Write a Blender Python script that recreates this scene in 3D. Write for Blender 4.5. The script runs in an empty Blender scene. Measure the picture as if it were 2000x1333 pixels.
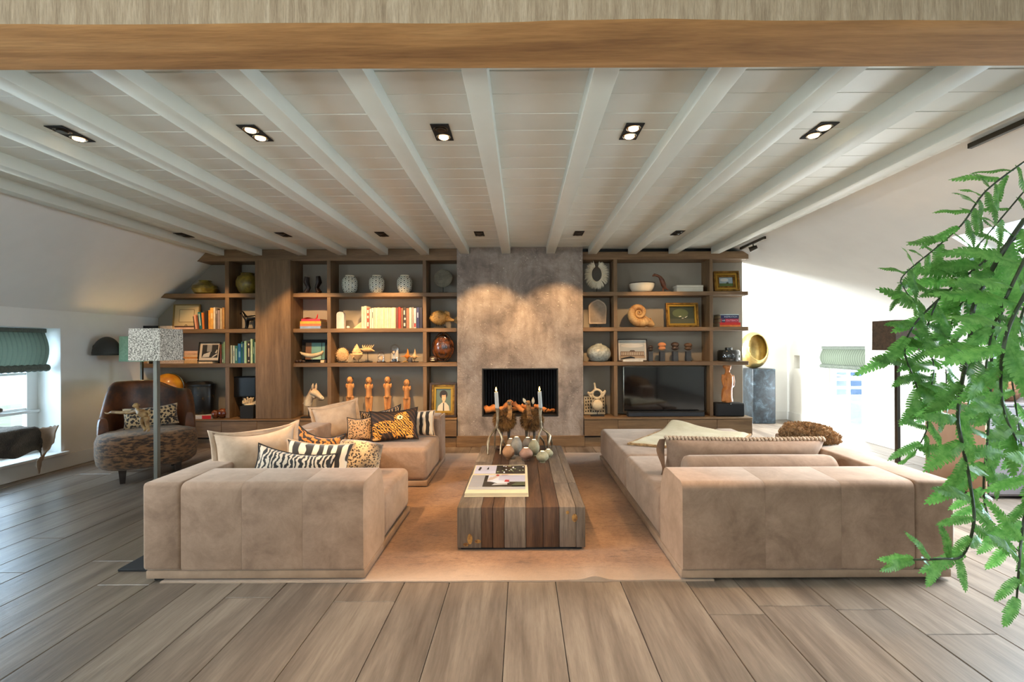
import bpy, bmesh, math, random
from mathutils import Vector, Matrix, Euler, noise
random.seed(7)
SC = bpy.context.scene
COL = SC.collection
R = math.radians
# ------------------------------------------------------------------ camera, world, light, exposure
H, F, CX, CY, TH = 1.3, 900.0, 1020.0, 676.0, 0.0044      # lens height (m), focal length (px of a 2000 px frame), vanishing point, roll
cam = bpy.data.cameras.new('camera'); cam_o = bpy.data.objects.new('camera', cam); COL.objects.link(cam_o)
cam_o.location = (0, 0, H); cam_o.rotation_euler = (math.pi/2, TH, 0)
cam.sensor_width = 36; cam.lens = 36*F/2000; cam.shift_x = -0.010; cam.shift_y = 0.00475
cam.clip_start = 0.05; cam.clip_end = 200
SC.camera = cam_o
SC.view_settings.view_transform = 'Standard'; SC.view_settings.look = 'None'
SC.view_settings.gamma = 1.0; SC.view_settings.use_curve_mapping = False
SC.view_settings.exposure = -0.10
SC.cycles.max_bounces = 8; SC.cycles.diffuse_bounces = 4; SC.cycles.glossy_bounces = 3
SC.cycles.transparent_max_bounces = 12; SC.cycles.caustics_reflective = False; SC.cycles.caustics_refractive = False
SC.cycles.sample_clamp_indirect = 6.0; SC.cycles.use_denoising = True

def C(r, g=None, b=None):
    if g is None: r, g, b = r
    f = lambda c: (c/255/12.92) if c/255 <= .04045 else ((c/255+.055)/1.055)**2.4
    return (f(r), f(g), f(b), 1)

w = bpy.data.worlds.new('overcast_sky'); SC.world = w; w.use_nodes = True
bg = w.node_tree.nodes['Background']; bg.inputs[0].default_value = (.80, .91, 1, 1); bg.inputs[1].default_value = 2.6

def light(kind, name, loc, energy, col, target=None, **kw):
    l = bpy.data.lights.new(name, kind); l.energy = energy; l.color = col[:3]
    for k, v in kw.items(): setattr(l, k, v)
    o = bpy.data.objects.new(name, l); COL.objects.link(o); o.location = loc
    if target is not None:
        o.rotation_euler = (Vector(target)-Vector(loc)).to_track_quat('-Z', 'Y').to_euler()
    return o
DAY, COOL, WARM = (.93, .98, 1), (.55, .78, 1), (1, .60, .27)
# daylight at the windows (most just outside their openings; unseen ones marked as added are fill)
light('AREA', 'added_fill_rear', (-.6, -3.5, .55), 430, (.97, 1, .96), (-.4, -2.0, 2.9), shape='RECTANGLE', size=5.0, size_y=1.2, spread=R(96))  # added fill behind the camera, tilted up to brighten the ceiling
light('AREA', 'daylight_roof_window', (4.35, 3.2, 2.62), 560, DAY, (2.9, 3.6, .5), shape='RECTANGLE', size=1.1, size_y=1.2)
light('AREA', 'daylight_near_roof_window', (4.25, .3, 2.62), 40, (.72, .87, 1), (1.2, 1.1, 2.45), shape='RECTANGLE', size=1.4, size_y=1.0, spread=R(100))
light('AREA', 'daylight_garden_window', (5.35, 6.75, .75), 330, DAY, (2.5, 5.4, .45), shape='RECTANGLE', size=1.2, size_y=1.35)
light('AREA', 'added_fill_back_room', (1.4, 7.75, 1.35), 560, DAY, (4.0, 4.7, 2.0), shape='RECTANGLE', size=1.3, size_y=1.4)  # added fill hidden behind the bookcase, whitens the right slope
light('AREA', 'daylight_left_window', (-5.6, 4.2, 1.0), 120, COOL, (-3.4, 3.7, .2), shape='RECTANGLE', size=1.5, size_y=1.3)
light('AREA', 'daylight_near_left_window', (-5.55, -.1, 1.0), 150, (.78, .90, 1), (-2.0, 1.0, .5), shape='RECTANGLE', size=2.2, size_y=1.2)
light('AREA', 'added_fill_left_roof', (-5.0, 2.0, 2.75), 150, DAY, (3.6, 4.4, 1.9), shape='RECTANGLE', size=1.7, size_y=1.0, spread=R(85))  # added fill from out of frame, aimed across at the right slope
light('AREA', 'added_fill_near_right', (5.3, 3.15, .85), 110, (.62, .82, 1), (1.9, 2.0, 0), shape='RECTANGLE', size=1.3, size_y=1.1, spread=R(115))  # added cool fill from out of frame for the floor at right
# the ceiling's recessed lamps
NEARX, FARX = (-2.68, -1.58, -.47, .655, 1.77), (-3.83, -2.70, -1.586, -.48, .645, 1.765)
for x, tx, ty, e in ((-1.58, -1.5, 4.6, 260), (-.47, -.55, 3.6, 170), (.655, .3, 2.0, 140), (1.77, 1.35, 3.0, 70)):
    light('SPOT', 'recessed_lamp_light', (x, 2.72, 2.475), e, WARM, (tx, ty, 0), spot_size=R(62), spot_blend=.5, shadow_soft_size=.04)
light('SPOT', 'recessed_lamp_light', (-.35, .55, 2.50), 130, WARM, (-.25, 1.75, 0), spot_size=R(60), spot_blend=.8, shadow_soft_size=.05)
for x, tx, tz, e in ((-3.83, -4.0, .9, 90), (-2.70, -2.75, .9, 150), (-1.586, -1.75, .9, 240), (-.48, -.38, .9, 130), (.645, .34, .9, 130), (1.765, 1.72, 1.0, 75)):
    light('SPOT', 'recessed_lamp_light', (x, 5.05, 2.475), e, WARM, (tx, 6.2, tz), spot_size=R(66), spot_blend=.45, shadow_soft_size=.03)

# ------------------------------------------------------------------ helpers
def un(px, py): return px-TH*(py-666.5), py+TH*(px-1000)
def P(px, py, Y):                                   # the point at depth Y seen at a pixel of the photograph
    a, b = un(px, py); return Vector(((a-CX)/F*Y, Y, H-(b-CY)/F*Y))
def FY(px, py, z=0.0):                              # depth of the point of height z seen at a pixel
    a, b = un(px, py); return F*(H-z)/(b-CY)

def tag(o, label=None, cat=None, group=None, kind=None):
    if label: o['label'] = label
    if cat: o['category'] = cat
    if group: o['group'] = group
    if kind: o['kind'] = kind
    return o
ORG = {}
def thing(name, label, cat, loc=(0, 0, 0), rz=0, group=None, rot=None):
    o = bpy.data.objects.new(name, None); COL.objects.link(o)
    o.location = loc; o.rotation_euler = rot if rot else (0, 0, rz); o.empty_display_size = .05
    ORG[o.name] = Vector(loc)
    return tag(o, label, cat, group)
def dup(o, loc=None, label=None, rz=None):
    c = o.copy(); COL.objects.link(c)
    if loc is not None: c.location = loc
    if rz is not None: c.rotation_euler = (0, 0, rz)
    if label: c['label'] = label
    for ch in list(o.children):
        d = ch.copy(); COL.objects.link(d); d.parent = c
        for g in list(ch.children):
            e = g.copy(); COL.objects.link(e); e.parent = d
    return c

class B:
    def __init__(s): s.bm = bmesh.new(); s.mi = 0
    def _f(s, f):
        try: x = s.bm.faces.new(f); x.material_index = s.mi; return x
        except ValueError: return None
    def box(s, x0, x1, y0, y1, z0, z1, bev=0, seg=2, m=None):
        r = bmesh.ops.create_cube(s.bm, size=1); vs = r['verts']
        for v in vs: v.co = Vector(((x0+x1)/2+v.co.x*(x1-x0), (y0+y1)/2+v.co.y*(y1-y0), (z0+z1)/2+v.co.z*(z1-z0)))
        fs = set(f for v in vs for f in v.link_faces)
        for f in fs: f.material_index = s.mi
        if bev:
            es = list({e for v in vs for e in v.link_edges})
            b = bmesh.ops.bevel(s.bm, geom=es, offset=min(bev, .49*min(abs(x1-x0), abs(y1-y0), abs(z1-z0))), segments=seg, affect='EDGES', profile=.5)
            for f in b['faces']: f.material_index = s.mi
            if m is not None: vs = list({v for f in b['faces'] for v in f.verts})
        if m is not None: bmesh.ops.transform(s.bm, matrix=m, verts=vs)
        return s
    def grid(s, fn, nu, nv, cu=False, cv=False):    # fn(u, v), u and v in 0..1
        V = [[s.bm.verts.new(fn(i/nu, j/nv)) for j in range(nv if cv else nv+1)] for i in range(nu if cu else nu+1)]
        for i in range(nu):
            for j in range(nv):
                a = V[i]; b = V[(i+1) % len(V)]; k = (j+1) % len(a)
                s._f((a[j], b[j], b[k], a[k]))
        return s
    def ring(s, rings, c0=True, c1=True):
        V = [[s.bm.verts.new(p) for p in r] for r in rings]
        n = len(V[0])
        for i in range(len(V)-1):
            for j in range(n): s._f((V[i][j], V[i][(j+1) % n], V[i+1][(j+1) % n], V[i+1][j]))
        if c0: s._f(tuple(reversed(V[0])))
        if c1: s._f(tuple(V[-1]))
        return s
    def lathe(s, prof, c=(0, 0, 0), n=28, sx=1, sy=1):  # prof: (r, z) from bottom to top
        rs = []
        for r, z in prof:
            r = max(r, 1e-4)
            rs.append([(c[0]+sx*r*math.cos(2*math.pi*k/n), c[1]+sy*r*math.sin(2*math.pi*k/n), c[2]+z) for k in range(n)])
        return s.ring(rs)
    def cyl(s, a, b, r, r2=None, n=16): return s.tube([a, b], [r, r if r2 is None else r2], n)
    def tube(s, pts, rad, n=10, flat=1.0):
        pts = [Vector(p) for p in pts]
        if not isinstance(rad, (list, tuple)): rad = [rad]*len(pts)
        rs = []; up = None
        for i, p in enumerate(pts):
            d = (pts[min(i+1, len(pts)-1)]-pts[max(i-1, 0)])
            d = d.normalized() if d.length > 1e-9 else Vector((0, 0, 1))
            if up is None:
                up = Vector((0, 0, 1)) if abs(d.z) < .9 else Vector((1, 0, 0))
            a = d.cross(up); a = a.normalized() if a.length > 1e-6 else Vector((1, 0, 0))
            b_ = a.cross(d).normalized(); up = b_
            rs.append([p+a*(rad[i]*math.cos(2*math.pi*k/n))+b_*(rad[i]*flat*math.sin(2*math.pi*k/n)) for k in range(n)])
        return s.ring(rs)
    def ball(s, c, r, n=16, m=None, fn=None):
        if not isinstance(r, (tuple, list)): r = (r, r, r)
        g = bmesh.ops.create_uvsphere(s.bm, u_segments=n, v_segments=max(6, n*2//3), radius=1)
        for v in g['verts']:
            k = fn(v.co) if fn else 1
            q = Vector((v.co.x*r[0]*k, v.co.y*r[1]*k, v.co.z*r[2]*k))
            v.co = (m @ q if m is not None else q)+Vector(c)
        for f in {f for v in g['verts'] for f in v.link_faces}: f.material_index = s.mi
        return s
    def prism(s, poly, a0, a1, axis='y'):           # poly in the two other axes, in xyz order
        def q(u, v, a): return {'y': (u, a, v), 'x': (a, u, v), 'z': (u, v, a)}[axis]
        A = [s.bm.verts.new(q(u, v, a0)) for u, v in poly]; Bv = [s.bm.verts.new(q(u, v, a1)) for u, v in poly]
        n = len(poly)
        for i in range(n): s._f((A[i], A[(i+1) % n], Bv[(i+1) % n], Bv[i]))
        s._f(tuple(reversed(A))); s._f(tuple(Bv)); return s
    def quad(s, *ps): s._f([s.bm.verts.new(p) for p in ps]); return s
    def xf(s, m): bmesh.ops.transform(s.bm, matrix=m, verts=s.bm.verts[:]); return s
    def mark(s): s.k = len(s.bm.verts); s.bm.verts.ensure_lookup_table(); return s
    def xfm(s, m): s.bm.verts.ensure_lookup_table(); bmesh.ops.transform(s.bm, matrix=m, verts=s.bm.verts[s.k:]); return s
    def done(s, name, mats, parent=None, local=False, base=None, loc=None, smooth=True, ang=38, remesh=None, sub=0, noise_amp=0, noise_s=1, weld=0):
        if not isinstance(mats, (list, tuple)): mats = [mats]
        if weld: bmesh.ops.remove_doubles(s.bm, verts=s.bm.verts[:], dist=weld)
        bmesh.ops.recalc_face_normals(s.bm, faces=s.bm.faces[:])
        if noise_amp:
            for v in s.bm.verts:
                v.co += v.normal*(noise.noise(v.co*noise_s)*noise_amp) if v.normal.length else Vector()
        vs = s.bm.verts
        if base is not None:
            dz = base-min(v.co.z for v in vs)
            for v in vs: v.co.z += dz
        o = bpy.data.objects.new(name, None)
        if parent is not None:
            org = Vector() if local else ORG[parent.name]
        elif local: org = Vector()
        else:
            xs = [v.co.x for v in vs]; ys = [v.co.y for v in vs]
            org = Vector(((min(xs)+max(xs))/2, (min(ys)+max(ys))/2, min(v.co.z for v in vs)))
        if not local:
            for v in vs: v.co -= org
        bpy.data.objects.remove(o)
        me = bpy.data.meshes.new(name); s.bm.to_mesh(me); s.bm.free()
        for m in mats: me.materials.append(m)
        if smooth:
            me.polygons.foreach_set('use_smooth', [True]*len(me.polygons))
            me.set_sharp_from_angle(angle=R(ang))
        o = bpy.data.objects.new(name, me); COL.objects.link(o)
        if parent is not None:
            o.parent = parent; ORG[o.name] = ORG[parent.name]
        else:
            o.location = loc if loc is not None else org; ORG[o.name] = Vector(o.location)
        if remesh:
            md = o.modifiers.new('one_skin', 'REMESH'); md.mode = 'VOXEL'; md.voxel_size = remesh; md.use_smooth_shade = True
            sm = o.modifiers.new('soften', 'SMOOTH'); sm.iterations = 3; sm.factor = .5
        if sub:
            sd = o.modifiers.new('soft', 'SUBSURF'); sd.levels = sub; sd.render_levels = sub
        return o

def rp(pts, rad, seg=5):                            # polygon with rounded corners
    out = []; n = len(pts)
    for i in range(n):
        p = Vector(pts[i]); a = Vector(pts[i-1]); b = Vector(pts[(i+1) % n])
        r = rad[i] if isinstance(rad, (list, tuple)) else rad
        if r <= 0: out.append(tuple(p)); continue
        d1 = (a-p); d2 = (b-p); r = min(r, d1.length*.49, d2.length*.49)
        q1 = p+d1.normalized()*r; q2 = p+d2.normalized()*r
        for k in range(seg+1):
            t = k/seg; out.append(tuple(q1*(1-t)**2+p*2*t*(1-t)+q2*t*t))
    return out
def wallgrid(b, o, u, v, n, us, vs, holes):         # slab along u and v with thickness n, with rectangular openings
    o, u, v, n = Vector(o), Vector(u), Vector(v), Vector(n)
    U = sorted(set(us+[h[0] for h in holes]+[h[1] for h in holes])); V = sorted(set(vs+[h[2] for h in holes]+[h[3] for h in holes]))
    for i in range(len(U)-1):
        for j in range(len(V)-1):
            cu, cv = (U[i]+U[i+1])/2, (V[j]+V[j+1])/2
            if any(h[0] < cu < h[1] and h[2] < cv < h[3] for h in holes): continue
            c = [o+u*a+v*d for a, d in ((U[i], V[j]), (U[i+1], V[j]), (U[i+1], V[j+1]), (U[i], V[j+1]))]
            b.ring([c, [q+n for q in c]])
    return b
def text(s, size, loc, rot, mat, parent, local=True, ext=.0006, name='lettering', sx=1):
    cu = bpy.data.curves.new(name, 'FONT'); cu.body = s; cu.size = size; cu.extrude = ext; cu.align_x = 'CENTER'; cu.align_y = 'CENTER'
    tmp = bpy.data.objects.new(name, cu); COL.objects.link(tmp); bpy.context.view_layer.update(); me = bpy.data.meshes.new_from_object(tmp.evaluated_get(bpy.context.evaluated_depsgraph_get())); bpy.data.objects.remove(tmp); me.materials.clear(); me.materials.append(mat); o = bpy.data.objects.new(name, me); COL.objects.link(o); o.parent = parent
    o.location = Vector(loc) if local else Vector(loc)-ORG[parent.name]; o.rotation_euler = rot; o.scale = (sx, 1, 1); return o

# ------------------------------------------------------------------ materials
def newmat(name):
    m = bpy.data.materials.new(name); m.use_nodes = True
    return m, m.node_tree, m.node_tree.nodes['Principled BSDF']
def N(nt, t, **kw):
    n = nt.nodes.new(t)
    for k, v in kw.items():
        if k.startswith('_'): setattr(n, k[1:], v)
        else: n.inputs[k.replace('__', ' ')].default_value = v
    return n
def coords(nt, stretch=(1, 1, 1), rand=True, coord='Object'):
    tc = N(nt, 'ShaderNodeTexCoord'); mp = N(nt, 'ShaderNodeMapping'); mp.inputs['Scale'].default_value = stretch
    nt.links.new(tc.outputs[coord], mp.inputs['Vector'])
    if rand:
        oi = N(nt, 'ShaderNodeObjectInfo'); ml = N(nt, 'ShaderNodeMath', _operation='MULTIPLY'); ml.inputs[1].default_value = 37.0
        nt.links.new(oi.outputs['Random'], ml.inputs[0])
        cb = N(nt, 'ShaderNodeCombineXYZ')
        for k in range(3): nt.links.new(ml.outputs[0], cb.inputs[k])
        nt.links.new(cb.outputs[0], mp.inputs['Location'])
    return mp.outputs[0]
def ramp(nt, fac, stops, interp='LINEAR'):
    r = N(nt, 'ShaderNodeValToRGB'); r.color_ramp.interpolation = interp
    e = r.color_ramp.elements
    while len(e) < len(stops): e.new(.5)
    for k, (p, c) in enumerate(stops): e[k].position = p; e[k].color = c
    nt.links.new(fac, r.inputs[0]); return r.outputs[0]
def mixc(nt, fac, a, b, mode='MIX'):
    m = N(nt, 'ShaderNodeMix', _data_type='RGBA', _blend_type=mode)
    for sock, v in ((0, fac), (6, a), (7, b)):
        if isinstance(v, (int, float, tuple)): m.inputs[sock].default_value = v
        else: nt.links.new(v, m.inputs[sock])
    return m.outputs[2]
def noisef(nt, vec, scale, detail=4, rough=.6, dist=0):
    n = N(nt, 'ShaderNodeTexNoise', Scale=scale, Detail=detail, Roughness=rough, Distortion=dist); nt.links.new(vec, n.inputs['Vector'])
    return n.outputs['Fac']
def bumpf(nt, bs, h, strength, dist=.01):
    b = N(nt, 'ShaderNodeBump', Strength=strength, Distance=dist); nt.links.new(h, b.inputs['Height']); nt.links.new(b.outputs[0], bs.inputs['Normal'])
def setp(bs, **kw):
    for k, v in kw.items(): bs.inputs[k].default_value = v
def randval(nt, col, amt):                          # vary lightness from object to object
    oi = N(nt, 'ShaderNodeObjectInfo'); mr = N(nt, 'ShaderNodeMapRange'); mr.inputs['To Min'].default_value = 1-amt; mr.inputs['To Max'].default_value = 1+amt
    nt.links.new(oi.outputs['Random'], mr.inputs['Value']); h = N(nt, 'ShaderNodeHueSaturation')
    nt.links.new(mr.outputs[0], h.inputs['Value']); nt.links.new(col, h.inputs['Color']); return h.outputs[0]
CACHE = {}
def M(name, c, c2=None, rough=.6, metal=0, ns=6, bump=0, bs=60, lo=.35, hi=.65, sheen=0, coat=0, stretch=(1, 1, 1), rand=0, spec=.5, sub=0):
    if name in CACHE: return CACHE[name]
    m, nt, p = newmat(name)
    setp(p, Roughness=rough, Metallic=metal); p.inputs['Specular IOR Level'].default_value = spec
    if sheen: setp(p, **{'Sheen Weight': sheen, 'Sheen Roughness': .45}); p.inputs['Sheen Tint'].default_value = C(235, 215, 195)
    if coat: setp(p, **{'Coat Weight': coat, 'Coat Roughness': .08})
    c = C(c); vec = coords(nt, stretch)
    c2 = C(c2) if c2 else tuple(x*.86 for x in c[:3])+(1,)
    out = ramp(nt, noisef(nt, vec, ns), [(lo, c), (hi, c2)])
    if rand: out = randval(nt, out, rand)
    nt.links.new(out, p.inputs['Base Color'])
    if bump: bumpf(nt, p, noisef(nt, vec, bs, 3), bump)
    CACHE[name] = m; return m
def WOOD(name, cs, axis='x', fine=1.0, rough=.5, rand=.1, bump=.15, scale=1.0):
    m, nt, p = newmat(name); setp(p, Roughness=rough)
    st = {'x': (.9, 11, 11), 'y': (11, .9, 11), 'z': (11, 11, .9), 'yz': (11, .9, .9)}[axis]; st = tuple(v*scale for v in st)
    vec = coords(nt, st)
    a = noisef(nt, vec, 1.1, 5, .65, .6); col = ramp(nt, a, [(.28, C(cs[0])), (.5, C(cs[1])), (.72, C(cs[2]))])
    fv = N(nt, 'ShaderNodeVectorMath', _operation='MULTIPLY'); nt.links.new(vec, fv.inputs[0]); fv.inputs[1].default_value = (7, 7, 7)
    f = noisef(nt, fv.outputs[0], 1.2, 3, .7)
    dk = ramp(nt, f, [(.35, (.62, .60, .58, 1)), (.6, (1, 1, 1, 1))])
    col = mixc(nt, .55*fine, col, dk, 'MULTIPLY')
    if rand: col = randval(nt, col, rand)
    nt.links.new(col, p.inputs['Base Color']); bumpf(nt, p, f, bump, .004); return m
def PLAIN(name, c, rough=.5, metal=0, emit=None, es=1, spec=.5, coat=0, trans=0):
    if name in CACHE: return CACHE[name]
    m, nt, p = newmat(name); setp(p, Roughness=rough, Metallic=metal); p.inputs['Base Color'].default_value = C(c)
    p.inputs['Specular IOR Level'].default_value = spec
    vec = coords(nt, (1, 1, 1)); f = noisef(nt, vec, 9, 2)
    nt.links.new(ramp(nt, f, [(.3, C(c)), (.7, tuple(x*.93 for x in C(c)[:3])+(1,))]), p.inputs['Base Color'])
    if coat: setp(p, **{'Coat Weight': coat, 'Coat Roughness': .05})
    if trans: setp(p, **{'Transmission Weight': trans, 'IOR': 1.35})
    if emit: p.inputs['Emission Color'].default_value = C(emit); p.inputs['Emission Strength'].default_value = es
    CACHE[name] = m; return m
def GLASS(name, tint=(1, 1, 1, 1), refl=.07):
    m = bpy.data.materials.new(name); m.use_nodes = True; nt = m.node_tree; nt.nodes.clear()
    o = N(nt, 'ShaderNodeOutputMaterial'); t = N(nt, 'ShaderNodeBsdfTransparent'); t.inputs[0].default_value = tint
    g = N(nt, 'ShaderNodeBsdfGlossy', Roughness=.03); mx = N(nt, 'ShaderNodeMixShader'); lw = N(nt, 'ShaderNodeLayerWeight', Blend=.25)
    ml = N(nt, 'ShaderNodeMath', _operation='MULTIPLY_ADD'); ml.inputs[1].default_value = .5; ml.inputs[2].default_value = refl
    nt.links.new(lw.outputs['Facing'], ml.inputs[0]); nt.links.new(ml.outputs[0], mx.inputs[0])
    nt.links.new(t.outputs[0], mx.inputs[1]); nt.links.new(g.outputs[0], mx.inputs[2]); nt.links.new(mx.outputs[0], o.inputs[0]); return m
def VELVET(name, c, c2):
    m, nt, p = newmat(name); setp(p, Roughness=.75, **{'Sheen Weight': .6, 'Sheen Roughness': .4}); p.inputs['Sheen Tint'].default_value = C(240, 222, 205)
    p.inputs['Specular IOR Level'].default_value = .2
    vec = coords(nt); a = noisef(nt, vec, 5, 6, .7, .4); b = noisef(nt, vec, 45, 3)
    col = ramp(nt, a, [(.36, C(c2)), (.62, C(c))]); col = mixc(nt, .25, col, ramp(nt, b, [(.3, (.7, .68, .66, 1)), (.7, (1, 1, 1, 1))]), 'MULTIPLY')
    nt.links.new(col, p.inputs['Base Color']); bumpf(nt, p, b, .12, .004); return m
def STRIPE(name, dark, light_, scale, width=.5, dist=4, axis='X', dsc=1.5, third=None):
    m, nt, p = newmat(name); setp(p, Roughness=.8, **{'Sheen Weight': .3}); vec = coords(nt, rand=False)
    wv = N(nt, 'ShaderNodeTexWave', _wave_type='BANDS', _bands_direction=axis, Scale=scale, Distortion=dist, Detail=2); wv.inputs['Detail Scale'].default_value = dsc
    nt.links.new(vec, wv.inputs['Vector']); st = [(0, C(dark)), (width-.04, C(dark)), (width+.04, C(light_))]
    col = ramp(nt, wv.outputs['Fac'], st)
    if third: col = mixc(nt, ramp(nt, noisef(nt, vec, 7), [(.45, (0, 0, 0, 1)), (.6, (1, 1, 1, 1))]), col, C(third), 'MULTIPLY')
    nt.links.new(col, p.inputs['Base Color']); return m
def SPOTS(name, ground, ring, core, scale=30, r0=.24, r1=.46, dark=None):
    m, nt, p = newmat(name); setp(p, Roughness=.8, **{'Sheen Weight': .3}); vec = coords(nt, rand=False)
    nz = N(nt, 'ShaderNodeTexNoise', Scale=scale*1.3); nt.links.new(vec, nz.inputs['Vector'])
    ad = N(nt, 'ShaderNodeMix', _data_type='VECTOR'); ad.inputs[0].default_value = .013; nt.links.new(vec, ad.inputs[4]); nt.links.new(nz.outputs['Color'], ad.inputs[5])
    vo = N(nt, 'ShaderNodeTexVoronoi', Scale=scale); nt.links.new(ad.outputs[1], vo.inputs['Vector'])
    col = ramp(nt, vo.outputs['Distance'], [(0, C(core)), (r0, C(core)), (r0+.03, C(ring)), (r1, C(ring)), (r1+.04, C(ground))])
    if dark:
        col = mixc(nt, ramp(nt, noisef(nt, vec, 2.6, 2), [(.42, (0, 0, 0, 1)), (.58, (1, 1, 1, 1))]), col, C(dark))
    nt.links.new(col, p.inputs['Base Color']); return m

m_white = M('white_plaster', (232, 231, 226), (226, 225, 220), .85, ns=2, bump=.05, bs=30)
m_ceil = M('grey_white_painted_boards', (219, 221, 213), (213, 215, 206), .35, ns=3, rand=.02)
m_joist = M('grey_white_painted_joist', (215, 217, 207), (208, 210, 199), .4, ns=2)
m_trim = M('white_painted_trim', (226, 226, 222), (220, 220, 216), .4, ns=2)
m_back = M('taupe_back_panel', (160, 152, 139), (154, 146, 133), .8, ns=2)
m_oak = WOOD('oak_shelf', [(94, 71, 46), (120, 93, 64), (140, 112, 80)], 'x', rough=.5, rand=.04)
m_oakv = WOOD('oak_upright', [(90, 68, 44), (116, 90, 61), (136, 108, 77)], 'z', rough=.5, rand=.04)
m_floor = WOOD('limed_oak_floor', [(94, 82, 72), (122, 109, 97), (146, 132, 118)], 'y', rough=.32, rand=.13, fine=.9, bump=.25, scale=.8)
m_sub = PLAIN('dark_floor_gap', (40, 34, 28), .9)
m_beamf = WOOD('sawn_daylit_beam_face', [(134, 114, 92), (160, 141, 117), (180, 162, 139)], 'z', rough=.85, rand=0, bump=.6, scale=2.4, fine=1.3)  # grey of daylight on the face is put into the wood colour
m_beamu = WOOD('hewn_bounce_lit_underside', [(132, 92, 52), (172, 126, 76), (194, 150, 98)], 'x', rough=.8, rand=0, bump=.5, scale=.6)  # same oak as the face, warm floor bounce painted into its colour
m_velvet = VELVET('taupe_velvet', (160, 132, 111), (132, 106, 87))
m_linen = M('beige_linen_velvet', (188, 164, 140), (172, 148, 125), .8, ns=14, bump=.1, bs=50, sheen=.4)
m_black = PLAIN('black_lacquer', (14, 14, 15), .35)
m_mattblack = PLAIN('matt_black', (18, 18, 19), .8)
m_darkmet = PLAIN('dark_bronze_metal', (70, 64, 56), .35, .9)
m_steel = PLAIN('brushed_nickel', (150, 150, 142), .3, 1)
m_cream = M('cream_ceramic', (226, 216, 192), (214, 202, 176), .4, ns=5)
m_bone = M('bone', (214, 196, 164), (190, 168, 132), .65, ns=9, bump=.2, bs=40)
m_shell = M('sandy_shell', (218, 186, 140), (190, 150, 104), .6, ns=12, bump=.3, bs=60)
m_gold = M('gilt', (150, 112, 52), (88, 60, 24), .35, .85, ns=18, bump=.3, bs=70)
m_goldleaf = M('gold_leaf', (204, 184, 128), (178, 150, 90), .3, .95, ns=7, bump=.15, bs=25)
m_page = PLAIN('book_pages', (226, 208, 172), .9)
m_glass = GLASS('clear_glass')
m_pane = GLASS('window_glass', (.97, .99, 1, 1), .03)
# ------------------------------------------------------------------ the room
ZC, ZJ, XL, XR, YB, YR, Y0 = 2.575, 2.49, -4.96, 4.60, 6.28, 8.0, -3.1
KL, KR = 1.70, 1.48                                   # knee wall heights
CL, CR = -4.08, 2.79                                  # where the slopes meet the ceiling
def S(o): o['kind'] = 'structure'; return o
# floor and its boards
fl = S(B().box(XL-.4, XR+.6, Y0, YR+.2, -.12, -.022).done('floor', m_sub)); fo = ORG[fl.name]
seams = [-.97, -.654, -.406, -.083, .178, .535, .895, 1.168, 1.535, 1.80]
while seams[-1] < XR+.4: seams.append(seams[-1]+random.choice((.27, .32, .36)))
while seams[0] > XL-.3: seams.insert(0, seams[0]-random.choice((.25, .29, .33)))
for i in range(len(seams)-1):
    y = Y0+.05
    while y < YR:
        L = random.uniform(1.9, 3.3)
        if y+L > YR-.6: L = YR+.1-y
        b = B().box(seams[i]+.0015, seams[i+1]-.0015, y+.0015, y+L-.0015, -.022, random.uniform(-.0012, 0), .0025, 1)
        o = b.done('plank', m_floor, ang=20); o.parent = fl; o.location = Vector(o.location)-fo
        y += L
# ceiling boards and joists
ce = S(B().box(CL-.25, CR+.3, Y0, YR+.2, ZC+.022, ZC+.14).done('ceiling', m_ceil)); co = ORG[ce.name]
y = 1.35; n = 0
while y < YB+1.6:
    o = B().box(CL-.06, CR+.04, y+.002, y+.194, ZC+random.uniform(-.001, .001), ZC+.03, .003, 1).done('plank', m_ceil, ang=20)
    o.parent = ce; o.location = Vector(o.location)-co; y += .196
o = B().box(CL-.06, CR+.04, Y0, 1.35, ZC, ZC+.03).done('plank', m_ceil); o.parent = ce; o.location = Vector(o.location)-co
for px in (438, 512, 599, 677, 758, 838, 917, 997, 1083, 1165, 1243, 1322, 1405):
    x1 = (px+1-CX)/150.0
    o = B().box(x1-.112, x1, 1.62, 6.0, ZJ, ZC+.004, .005, 2).done('joist', m_joist); o.parent = ce; o.location = Vector(o.location)-co
# oak tie beam
def beam_mesh():
    b = B(); nx = 60; x0, x1 = -4.2, 3.0; rs = []
    for i in range(nx+1):
        x = x0+(x1-x0)*i/nx; a = .012*noise.noise((x*.9, 0, 3))+.004*noise.noise((x*5, 1, 0)); c = .008*noise.noise((x*.8, 7, 1))
        ch = .010+.010*noise.noise((x*1.3, 4, 4))
        rs.append([(x, 1.585, 2.78), (x, 1.585+a*.3, 2.405+ch+a), (x, 1.60+ch*.8, 2.402+a*.6), (x, 1.826+c, 2.402+c*.4), (x, 1.835, 2.78)])
    return b.ring(rs)
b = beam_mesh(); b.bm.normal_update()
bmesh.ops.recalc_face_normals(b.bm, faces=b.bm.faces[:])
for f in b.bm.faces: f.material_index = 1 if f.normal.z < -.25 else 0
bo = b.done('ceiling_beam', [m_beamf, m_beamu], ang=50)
tag(bo, 'thick rough-sawn oak beam running across the whole ceiling', 'beam')
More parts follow.
